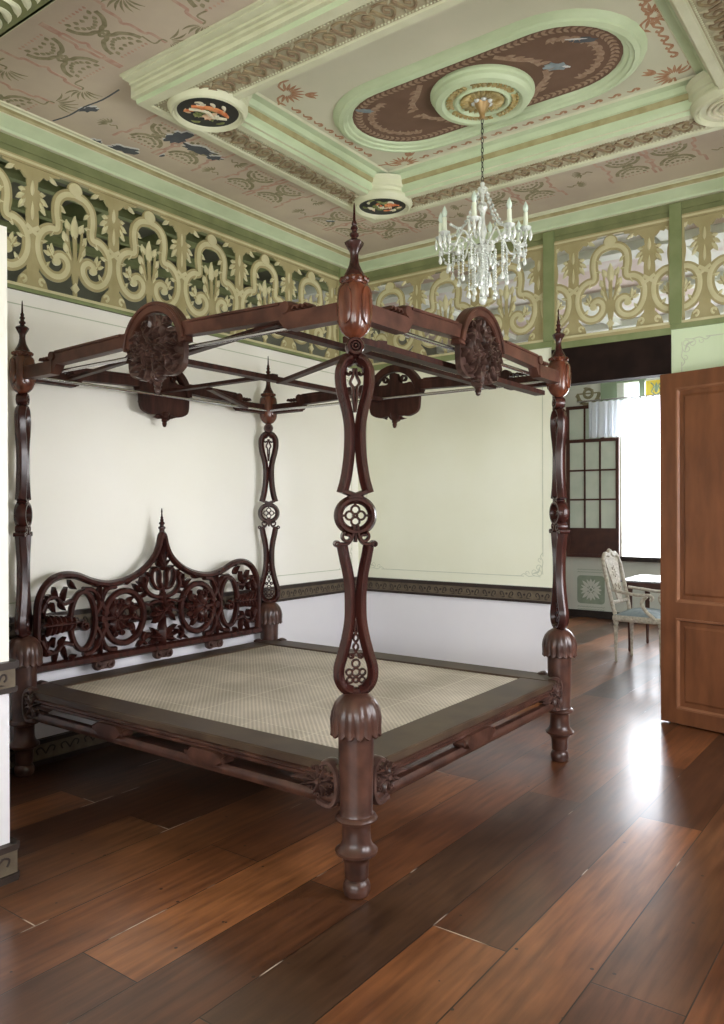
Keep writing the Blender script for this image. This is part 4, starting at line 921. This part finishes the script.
# bed frame planks and cane
m = MB()
ox0, ox1, oy0, oy1 = BX0-.01, 2.505, -3.365, BY1+.03; ix0, ix1, iy0, iy1 = .27, 2.29, -3.19, -1.465
m.box(ox0, ox1, oy0, iy0, .462, .502, bev=.006); m.box(ox0, ox1, iy1, oy1, .462, .502, bev=.006); m.box(ox0, ix0, iy0, iy1, .462, .501, bev=.006); m.box(ix1, ox1, iy0, iy1, .462, .501, bev=.006)
bput(m.build('bed_frame', m_bedtop, None, 30))
m = MB(); m.box(ix0, ix1, iy0, iy1, .478, .492); bput(m.build('cane_base', m_cane, None, 0))
def apron(P, L_, blocks, endros=True):
    """carved apron in plane P, u in 0..L_ between post faces, w outward, centred w=0"""
    m = MB()
    # moulded upper and lower rails
    def rail(z0, z1, w0, w1, mi=0):
        prof = [(w0, z0), (w1-.010, z0), (w1, (z0*2+z1)/3), (w1, (z0+2*z1)/3), (w1-.010, z1), (w0, z1)]
        n = len(prof); vs = [P(u, z, w_) for u in (0, L_) for w_, z in prof]
        m.add(vs, [(k, (k+1) % n, n+(k+1) % n, n+k) for k in range(n)]+[tuple(range(n))[::-1], tuple(range(n, 2*n))], mi)
    rail(.448, .466, -.02, .030); rail(.422, .450, -.02, .020); rail(.338, .384, -.02, .024)
    o = m.build('apron_rail', m_wood2, None, 35); fixnormals(o); bput(o)
    for b0, b1 in blocks:
        m = MB(); h0, h1 = .372, .432; c = (h0+h1)/2
        m.prism(P, cr([(b0, c), (b0+.012, h0+.012), (b0+.05, h0-.006), (b1-.05, h0-.006), (b1-.012, h0+.012), (b1+.01, c), (b1-.012, h1-.012), (b1-.05, h1+.004), (b0+.05, h1+.004), (b0+.012, h1-.012)], 3, closed=True), -.02, .040, inset=.12)
        for e, s in ((b0, -1), (b1, 1)):
            m.prism(P, circ(e+s*.0, c, .018, n=12), -.02, .034, inset=.3)
        b = m.build('carved_block', m_wood2, None, 35); bput(b)
    for e, s in ((0, 1), (L_, -1)):
        m = MB(); cx = e+s*.085; cz = .425
        m.sweep(P, [(e+s*a, b) for a, b in cr([(.10, .345), (.04, .335), (.008, .365), (.0, .42), (.008, .475), (.04, .505), (.07, .497)], 5)], .026, -.025, .034, back=True)
        for k in range(8):
            a = k*pi/4+.3; m.leaf(P, (cx+.010*cos(a), cz+.010*sin(a)), (cx+.062*cos(a), cz+.062*sin(a)), .036, -.01, .036+.004*(k % 2))
            m.sweep(P, [(cx+.058*cos(a+.35)+.008*cos(radians(q)), cz+.058*sin(a+.35)+.008*sin(radians(q))) for q in range(0, 360, 60)], .008, -.006, .030, closed=True)
        m.leaf(P, (cx+s*.03, cz), (cx+s*.15, cz-.008), .038, -.008, .034); m.leaf(P, (cx+s*.03, cz+.01), (cx+s*.10, cz+.034), .026, -.008, .03); m.leaf(P, (cx+s*.03, cz-.01), (cx+s*.11, cz-.036), .026, -.008, .03)
        m.prism(P, circ(cx, cz, .016, n=12), 0, .048, inset=.4)
        bput(m.build('corner_rosette', m_carved, None, 35))
PA = XY((BX0+.065, -3.345, 0), (1, 0, 0), (0, 0, 1))
apron(PA, BX1-BX0-.13, [(.66, .89), (1.36, 1.60)])
PB2 = XY((BX1+.012, BY0+.065, 0), (0, 1, 0), (0, 0, 1))
apron(PB2, BY1-BY0-.13, [(.72, 1.02)])
PC2 = XY((BX1-.065, BY1+.015, 0), (-1, 0, 0), (0, 0, 1)); apron(PC2, BX1-BX0-.13, [(.66, .89), (1.36, 1.60)])
PD2 = XY((BX0-.0, BY1-.065, 0), (0, -1, 0), (0, 0, 1)); apron(PD2, BY1-BY0-.13, [(.72, 1.02)])

# headboard (openwork), u measured from its centre
HC = (BY0+BY1)/2-.03
PH = XY((.115, HC, 0), (0, 1, 0), (0, 0, 1))
T0, T1 = -.022, .022
m = MB()
half = [(.012, 1.335), (.030, 1.27), (.065, 1.20), (.13, 1.135), (.22, 1.082), (.33, 1.050), (.44, 1.044), (.55, 1.070), (.65, 1.110), (.745, 1.118), (.83, 1.085), (.885, 1.01), (.905, .90), (.905, .60)]
top = cr([(-a, b) for a, b in reversed(half)]+half, 5)
m.sweep(PH, top, .046, T0, T1+.008, back=True, bev=.4, flat=.35)
m.sweep(PH, [(-.925, .592), (.925, .592)], .052, T0-.006, T1+.012, back=True, bev=.3)
m.lathe([(.030, 0), (.022, .02), (.017, .05), (.018, .06), (.024, .066), (.024, .076), (.014, .082), (.013, .090), (.020, .096), (.018, .106), (.011, .112), (.013, .124), (.008, .130), (.010, .140), (.006, .146), (.004, .17), (.006, .176), (.003, .20)], 14, c=(.115, HC, 1.315))
hb = bput(m.build('headboard', m_wood, None, 40))
m = MB()
for s in (-1, 1):
    def q(pts): return [(s*a, b) for a, b in pts]
    m.sweep(PH, q(circ(.305, .825, .150, n=40, ry=.165)), .040, T0, T1, closed=True, back=True)
    m.sweep(PH, q(circ(.605, .835, .085, n=36, ry=.175)), .034, T0, T1, closed=True, back=True)
    # S linking pieces with leaf fans at top and bottom of the junction
    for sg, zc in ((1, .99), (-1, .665)):
        m.sweep(PH, q(cr([(.43, zc-sg*.13), (.475, zc-sg*.06), (.44, zc+sg*.02), (.37, zc+sg*.035)], 4)), .034, T0, T1, back=True)
        m.sweep(PH, q(cr([(.52, zc-sg*.13), (.485, zc-sg*.06), (.53, zc+sg*.02), (.60, zc+sg*.035)], 4)), .030, T0, T1, back=True)
        for t in (-35, 0, 35): m.leaf(PH, *q([(.485, zc-sg*.05), (.485+.08*sin(radians(t)), zc-sg*.05+sg*.10*cos(radians(t)))]), .034, T0, T1+.006)
    m.sweep(PH, q(circ(.470, .83, .020, n=14)), .014, T0, T1+.012, closed=True); m.prism(PH, q(circ(.470, .83, .014, n=12)), T0, T1+.01)
    # flower inside the ring: petals fan inwards from the outer side
    for k, t in enumerate((180, 145, 215, 110, 250, 80, 280)):
        l = .125 if k < 3 else .10
        x1, z1 = .365+l*cos(radians(t)), .828+l*1.05*sin(radians(t))
        m.leaf(PH, *q([(.375, .828), (x1, z1)]), .058, -.012, T1+.010, bend=.12*(1 if t < 180 else -1))
        m.sweep(PH, q([(x1+.013*cos(radians(a)), z1+.013*sin(radians(a))) for a in range(0, 360, 45)]), .013, -.012, T1+.004, closed=True)
    m.sweep(PH, q([(.375, .828), (.455, .83)]), .03, -.014, T1, back=True)
    m.prism(PH, q(circ(.36, .828, .022, n=14)), -.012, T1+.02, inset=.4)
    # acanthus at the outer side
    for k in range(6):
        x = .84-.032*k
        m.leaf(PH, *q([(x-.01, .835), (x+.020, .895-.004*k)]), .034, -.01, T1+.014, bend=-.2); m.leaf(PH, *q([(x-.01, .830), (x+.020, .770+.004*k)]), .034, -.01, T1+.014, bend=.2)
    m.leaf(PH, *q([(.88, .832), (.62, .832)]), .060, -.012, T1+.018)
    m.sweep(PH, q(spiral(.60, .805, .034, .008, 80, -330, 22)), .018, -.01, T1+.012)
    # corner sprays top and bottom
    for sg, zc in ((1, .965), (-1, .70)):
        m.sweep(PH, q(cr([(.68, zc-sg*.0), (.74, zc-sg*.015), (.79, zc+sg*.03), (.84, zc+sg*.02), (.88, zc-sg*.05)], 4)), .026, T0+.004, T1, back=True)
        for a, b in (((.74, zc), (.72, zc+sg*.085)), ((.78, zc+sg*.02), (.80, zc+sg*.09)), ((.80, zc+sg*.02), (.86, zc+sg*.045)), ((.76, zc), (.73, zc-sg*.055)), ((.81, zc+.0), (.80, zc-sg*.06)), ((.85, zc), (.87, zc-sg*.085))):
            m.leaf(PH, *q([a, b]), .036, T0+.006, T1+.004)
    # inner volutes by the middle
    m.sweep(PH, q(cr([(.0, .925), (.055, .93), (.11, .955), (.145, 1.00), (.135, 1.05), (.155, 1.075)], 5)), .030, T0, T1, back=True)
    m.sweep(PH, q(cr([(.018, .985), (.030, 1.03), (.030, 1.085), (.062, 1.118), (.094, 1.085), (.088, 1.03), (.055, .985)], 4, closed=True)), .020, T0, T1+.004, closed=True, back=True)
    m.leaf(PH, *q([(.03, 1.10), (.09, 1.13)]), .034, T0, T1+.008); m.leaf(PH, *q([(.10, 1.06), (.135, 1.10)]), .026, T0, T1+.006)
    m.leaf(PH, *q([(.11, .96), (.19, .935)]), .03, T0, T1); m.leaf(PH, *q([(.145, 1.02), (.20, 1.04)]), .03, T0, T1); m.leaf(PH, *q([(.13, .99), (.17, .985)]), .024, T0, T1)
    m.sweep(PH, q(cr([(.0, .89), (.06, .90), (.12, .885), (.165, .90)], 4)), .024, T0, T1, back=True)
    for a, b, w_ in (((.16, .66), (.10, .70), .03), ((.16, .66), (.21, .62), .026), ((.17, .97), (.235, 1.03), .034), ((.17, 1.0), (.17, 1.07), .03), ((.30, 1.03), (.25, 1.06), .03), ((.20, .945), (.165, .90), .028), ((.53, 1.04), (.48, 1.05), .03), ((.66, 1.03), (.70, 1.09), .036), ((.66, .64), (.70, .60), .034), ((.83, .93), (.87, .99), .03), ((.83, .74), (.87, .66), .03)):
        m.leaf(PH, *q([a, b]), w_, T0+.004, T1+.006)
    for t in (20, -20, 160, 200, 120, 240): m.leaf(PH, *q([(.305+.05*cos(radians(t)), .826+.05*sin(radians(t))), (.305+.13*cos(radians(t)), .826+.14*sin(radians(t)))]), .046, -.010, T1+.006, bend=.2)
    # centre cross of leaves
    for t, l in ((-12, .12), (-45, .115), (20, .09)):
        m.leaf(PH, *q([(.005, .84), (.005+l*cos(radians(t)), .84+l*sin(radians(t)))]), .05, -.012, T1+.014, bend=.15)
    for t, l in ((-15, .11), (10, .12), (40, .12)):
        m.leaf(PH, *q([(.01, .655), (.01+l*cos(radians(t)), .655+l*sin(radians(t)))]), .040, -.012, T1+.010)
    m.sweep(PH, q(cr([(.14, .63), (.17, .67), (.15, .71)], 4)), .02, T0, T1, back=True)
    m.leaf(PH, *q([(0, 1.14), (.035, 1.23)]), .04, T0, T1+.006); m.leaf(PH, *q([(0, 1.12), (.05, 1.17)]), .035, T0, T1+.006)
m.leaf(PH, (0, .60), (0, .80), .075, -.014, T1+.018); m.sweep(PH, [(0, .62), (0, .99)], .022, T0, T1, back=True)
m.leaf(PH, (0, 1.10), (0, 1.27), .06, T0, T1+.012); m.leaf(PH, (0, .96), (0, .86), .045, -.012, T1+.016)
m.prism(PH, circ(0, .845, .020, n=14), -.012, T1+.024, inset=.4)
bput(m.build('carved_scrollwork', m_wood, None, 40), bed); bpy.data.objects['carved_scrollwork'].parent = hb
for du in (-.46, 0, .46):
    m = MB()
    for s in (-1, 1): m.sweep(PH, [(du+s*x, z) for x, z in spiral(.040, .545, .030, .008, 100, -300, 22)], .020, -.02, .024, back=True)
    m.sweep(PH, [(du-.045, .562), (du+.045, .562)], .018, -.02, .022, back=True); m.sweep(PH, [(du-.045, .526), (du+.045, .526)], .014, -.02, .020, back=True)
    m.prism(PH, circ(du, .545, .016, n=10), -.018, .018)
    o = bput(m.build('scroll_block', m_carved, None, 40)); o.parent = hb

# canopy cornices
def cornice(P, L_, seg_front=True):
    """P: u 0..L_ between post centres, v = height, w = outward"""
    mid = L_/2; m = MB(); t0, t1 = -.026, .026
    for s in (-1, 1):
        def q(pts): return [((a if s > 0 else L_-a), b) for a, b in pts]
        m.prism(P, q([(.045, 2.242), (.325, 2.242), (.335, 2.255), (.335, 2.312), (.045, 2.312)]), t0, t1+.004)
        m.prism(P, q(circ(.335, 2.335, .030, n=18)), t0-.004, t1+.010, inset=.2)
        for k in range(3): m.sweep(P, q(circ(.285-.028*k, 2.322, .014, 0, 180, 8)), .010, t0, t1+.004)
        m.prism(P, q([(.315, 2.262), (.345, 2.250), (.375, 2.288), (mid-.205, 2.306), (mid-.205, 2.372), (.42, 2.360), (.36, 2.362), (.315, 2.33)]), t0, t1)
        m.sweep(P, q([(.37, 2.355), (mid-.25, 2.367)]), .018, t0-.004, t1+.008)
    m.sweep(P, circ(mid, 2.265, .203, 4, 176, 36), .050, t0, t1+.004, back=True, bev=.15, flat=.8)
    m.sweep(P, circ(mid, 2.265, .219, 8, 172, 36), .016, t1, t1+.014)
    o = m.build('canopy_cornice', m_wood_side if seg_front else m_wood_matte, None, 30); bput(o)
    m = MB(); c = (mid, 2.255)
    shield = cr([(mid-.20, 2.30), (mid-.205, 2.23), (mid-.19, 2.165), (mid-.12, 2.135), (mid-.05, 2.142), (mid, 2.125), (mid+.05, 2.142), (mid+.12, 2.135), (mid+.19, 2.165), (mid+.205, 2.23), (mid+.20, 2.30), (mid+.16, 2.345), (mid+.12, 2.36), (mid+.06, 2.36), (mid+.035, 2.385), (mid+.03, 2.43), (mid-.03, 2.43), (mid-.035, 2.385), (mid-.06, 2.36), (mid-.12, 2.36), (mid-.16, 2.345)], 3, closed=True)
    m.prism(P, shield, -.014, .014)
    rnd = random.Random(int(L_*100)+seg_front)
    for ring, (n, r0, r1, wd, h) in enumerate(((22, .11, .198, .030, .040), (20, .075, .165, .028, .050), (16, .04, .125, .026, .060), (11, .015, .085, .024, .068), (7, .0, .05, .022, .074))):
        for k in range(n):
            a = 2*pi*(k+.5*ring)/n+rnd.uniform(-.06, .06); sy = .72
            m.leaf(P, (c[0]+r0*cos(a), c[1]+r0*sy*sin(a)), (c[0]+r1*cos(a), c[1]+r1*sy*sin(a)), wd, .010, h, bend=rnd.uniform(-.6, .6))
    for s in (-1, 1):
        m.leaf(P, (mid+s*.008, 2.235), (mid+s*.035, 2.120), .045, .012, .050); m.sweep(P, [(mid+s*.075+.018*cos(radians(a)), 2.395+.018*sin(radians(a))) for a in range(0, 360, 40)], .010, -.01, .02, closed=True)
        m.sweep(P, [(mid+s*.16+.014*cos(radians(a)), 2.375+.014*sin(radians(a))) for a in range(0, 360, 45)], .010, -.01, .02, closed=True)
        m.leaf(P, (mid+s*.05, 2.35), (mid+s*.02, 2.43), .03, .01, .03)
    m.sweep(P, cr([(mid-.03, 2.150), (mid-.032, 2.125), (mid-.014, 2.108)], 3), .012, -.02, .03)
    pc = P(mid, 2.06, 0)
    m.lathe([(.004, 0), (.012, .006), (.012, .014), (.017, .022), (.013, .032), (.021, .040), (.018, .052), (.028, .062), (.026, .075), (.034, .090), (.03, .10)], 14, c=tuple(pc))
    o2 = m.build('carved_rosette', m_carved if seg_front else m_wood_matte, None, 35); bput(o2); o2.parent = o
PSD = XY((BX0, BY0, 0), (1, 0, 0), (0, 0, 1)); cornice(PSD, BX1-BX0)
PFT = XY((BX1, BY0, 0), (0, 1, 0), (0, 0, 1)); cornice(PFT, BY1-BY0)
PBK = XY((BX1, BY1, 0), (-1, 0, 0), (0, 0, 1)); cornice(PBK, BX1-BX0, False)
PHD = XY((BX0, BY1, 0), (0, -1, 0), (0, 0, 1)); cornice(PHD, BY1-BY0, False)
# flat inner rails, middle beam and braces
def bar(name, a, b, wd=.045, th=.022, mt=m_wood_matte):
    a, b = Vector(a), Vector(b); d = (b-a).normalized(); n = Vector((-d.y, d.x, 0)); m = MB(); L_ = (b-a).length
    P = lambda u, v, w_: a+d*u+n*v+Vector((0, 0, w_))
    m.box(0, L_, -wd/2, wd/2, -th/2, th/2, P=P); return bput(m.build(name, mt, None, 0))
bar('canopy_rail', (2.365, BY0+.10, 2.197), (2.365, BY1-.03, 2.197), .062, .026)
bar('canopy_rail', (2.05, BY0+.03, 2.262), (2.05, BY1-.03, 2.262), .05, .022)
bar('canopy_beam', (1.18, BY0+.03, 2.262), (1.18, BY1-.03, 2.262), .062, .026)
bar('canopy_beam', (BX0+.03, -2.385, 2.285), (1.18, -2.385, 2.285), .045, .02)
bar('canopy_brace', (1.20, -2.37, 2.245), (2.36, -2.98, 2.225), .042, .018)
bar('canopy_brace', (1.18, -3.12, 2.285), (2.05, -3.30, 2.29), .042, .018)
bar('canopy_brace', (.16, -3.05, 2.285), (1.18, -3.25, 2.285), .036, .016)
bar('canopy_brace', (.62, -2.385, 2.262), (.16, -1.60, 2.262), .036, .016)
def rod(a, b):
    m = MB(); m.tube([a, b], .010, 10)
    bput(m.build('curtain_rail', m_steel, None, 60))
zr = 2.252
rod((BX0+.05, BY0+.03, zr+.012), (BX1-.05, BY0+.03, zr+.012)); rod((BX0+.05, BY1-.03, zr+.012), (BX1-.05, BY1-.03, zr+.012)); rod((BX0+.03, BY0+.05, zr+.012), (BX0+.03, BY1-.05, zr+.012)); rod((BX1-.03, BY0+.05, zr+.012), (BX1-.03, BY1-.05, zr+.012))

# ================================================================== CHANDELIER
CX, CY = 2.27, -1.885
ch = thing('crystal_chandelier', 'crystal chandelier with white candle lights hanging from the ceiling medallion', 'chandelier', (CX, CY, 2.62))
Z0 = -2.62
def cz(z): return z+Z0
m = MB(); m.lathe([(.045, cz(3.742)), (.040, cz(3.725)), (.022, cz(3.70)), (.014, cz(3.675)), (.018, cz(3.665)), (.008, cz(3.655))], 16); m.build('ceiling_cup', m_brass, ch, 40)
m = MB()
for k in range(7): a = k*2*pi/7; m.ball((.045*cos(a), .045*sin(a), cz(3.742)), .018, 0, 6, 4, (1, 1, .6))
m.build('ceiling_petals', m_glass, ch, 40)
m = MB()
nl = 13
for k in range(nl):
    z = 3.655-(k+.5)*(.345/nl); a = k % 2*pi/2; r, h = .0065, .0165
    m.tube([(r*cos(t)*cos(a), r*cos(t)*sin(a), cz(z)+h*sin(t)) for t in [2*pi*j/10 for j in range(10)]], .0022, 5, closed=True)
m.build('chain', m_chain, ch, 50)
m = MB(); m.lathe([(.004, cz(3.31)), (.014, cz(3.30)), (.010, cz(3.28)), (.022, cz(3.265)), (.012, cz(3.24)), (.010, cz(3.20)), (.024, cz(3.185)), (.030, cz(3.165)), (.020, cz(3.145)), (.012, cz(3.12)), (.016, cz(3.07)), (.026, cz(3.03)), (.014, cz(3.0)), (.014, cz(2.97)), (.045, cz(2.955)), (.050, cz(2.93)), (.035, cz(2.91)), (.018, cz(2.89)), (.016, cz(2.85)), (.030, cz(2.82)), (.040, cz(2.79)), (.022, cz(2.76)), (.010, cz(2.74)), (.018, cz(2.71)), (.012, cz(2.68)), (.003, cz(2.665))], 16)
m.build('centre_stem', m_glass, ch, 40)
m = MB(); m.lathe([(.03, cz(2.962)), (.046, cz(2.957)), (.046, cz(2.945)), (.03, cz(2.94))], 12); m.build('arm_collar', m_chain, ch, 40)
def drop(m, x, y, z, L_=.045, r=.011):
    m.lathe([(.0005, 0), (r*.5, -L_*.25), (r, -L_*.62), (r*.8, -L_*.85), (.0005, -L_)], 6, c=(x, y, z))
NA = 8
for k in range(NA):
    a = 2*pi*k/NA+.30; ca, sa = cos(a), sin(a); R = .235 if k % 2 == 0 else .245; zb = 3.02 if k % 2 == 0 else 2.985
    m = MB(); path = cr([(.04, 2.95), (.09, 2.995), (.125, 3.02), (.15, 2.99), (.175, 2.945), (.215, 2.94), (R, 2.97), (R, zb)], 5)
    m.tube([(r*ca, r*sa, cz(z)) for r, z in path], .0065, 7); arm = m.build('arm', m_glass, ch, 60)
    m = MB(); m.lathe([(.008, -.012), (.020, -.006), (.030, .004), (.032, .008), (.012, .002), (.010, .012), (.013, .02)], 12, c=(R*ca, R*sa, cz(zb)))
    for j in range(6): b = j*pi/3; drop(m, R*ca+.030*cos(b), R*sa+.030*sin(b), cz(zb)-.002, .060, .0095)
    m.build('drip_pan', m_glass, arm, 30)
    m = MB(); m.lathe([(.014, 0), (.013, .012), (.0125, .075), (.005, .078)], 10, c=(R*ca, R*sa, cz(zb)+.012)); m.lathe([(.0135, -.004), (.0135, .006), (.010, .007)], 10, c=(R*ca, R*sa, cz(zb)+.012)); m.build('candle_sleeve', m_candle, arm, 40)
    m = MB(); m.lathe([(.008, 0), (.0145, .014), (.015, .026), (.0095, .044), (.003, .056), (.0005, .062)], 10, c=(R*ca, R*sa, cz(zb)+.090)); m.build('candle_bulb', m_bulb, arm, 60)
# swags of beads from top crown to the arm ends and below
for k in range(NA):
    a = 2*pi*k/NA+.30; m = MB(); R = .225
    n = 17
    for i in range(n+1):
        t = i/n; r = .02+(R-.02)*t; z = 3.27-(3.27-3.03)*t-.10*sin(pi*t)
        m.ball((r*cos(a+.12), r*sin(a+.12), cz(z)), .0085, 0, 6, 4)
    m.tube([(r_*cos(a+.12), r_*sin(a+.12), cz(3.27-(3.27-3.03)*t_-.10*sin(pi*t_))) for t_ in [i/16 for i in range(17)] for r_ in (.02+(R-.02)*t_,)], .002, 4)
    m.build('bead_swag', m_glass, ch, 50)
for k in range(21):
    a = 2*pi*k/21*2+.1; m = MB(); r0 = (.075, .135, .195)[k % 3]; zt = (2.92, 2.94, 2.955)[k % 3]; L_ = (.22, .17, .12)[k % 3]
    n = int(L_/.0145)
    for i in range(n): m.ball((r0*cos(a), r0*sin(a), cz(zt-i*.0145)), .0078, 0, 6, 4)
    drop(m, r0*cos(a), r0*sin(a), cz(zt-n*.0145)+.009, .05, .014); m.build('bead_string', m_glass, ch, 50)
for k in range(NA):
    a = 2*pi*k/NA+.30+pi/NA; m = MB()
    for i in range(9):
        t = (i/8)*2-1; b = a+t*pi/NA; m.ball((.235*cos(b), .235*sin(b), cz(2.97-.07*(1-t*t))), .0085, 0, 6, 4)
    m.tube([(.235*cos(a+t*pi/NA), .235*sin(a+t*pi/NA), cz(2.97-.07*(1-t*t))) for t in [i/6-1 for i in range(13)]], .002, 4)
    drop(m, .235*cos(a), .235*sin(a), cz(2.898), .05, .012); m.build('bead_garland', m_glass, ch, 50)
m = MB()
for k in range(10): a = 2*pi*k/10; drop(m, .042*cos(a), .042*sin(a), cz(2.80), .075, .010); drop(m, .06*cos(a+.3), .06*sin(a+.3), cz(2.90), .07, .010)
for r_, z_ in ((.042, 2.80), (.06, 2.90)): m.tube([(r_*cos(i*pi/10), r_*sin(i*pi/10), cz(z_)) for i in range(20)], .003, 5, closed=True); m.tube([(-r_, 0, cz(z_)), (r_, 0, cz(z_))], .002, 5)
m.tube([(0, 0, cz(2.90)), (0, 0, cz(2.655))], .002, 5)
m.ball((0, 0, cz(2.655)), .022, 0, 10, 6, (1, 1, 1.2)); m.build('lower_drops', m_glass, ch, 30)
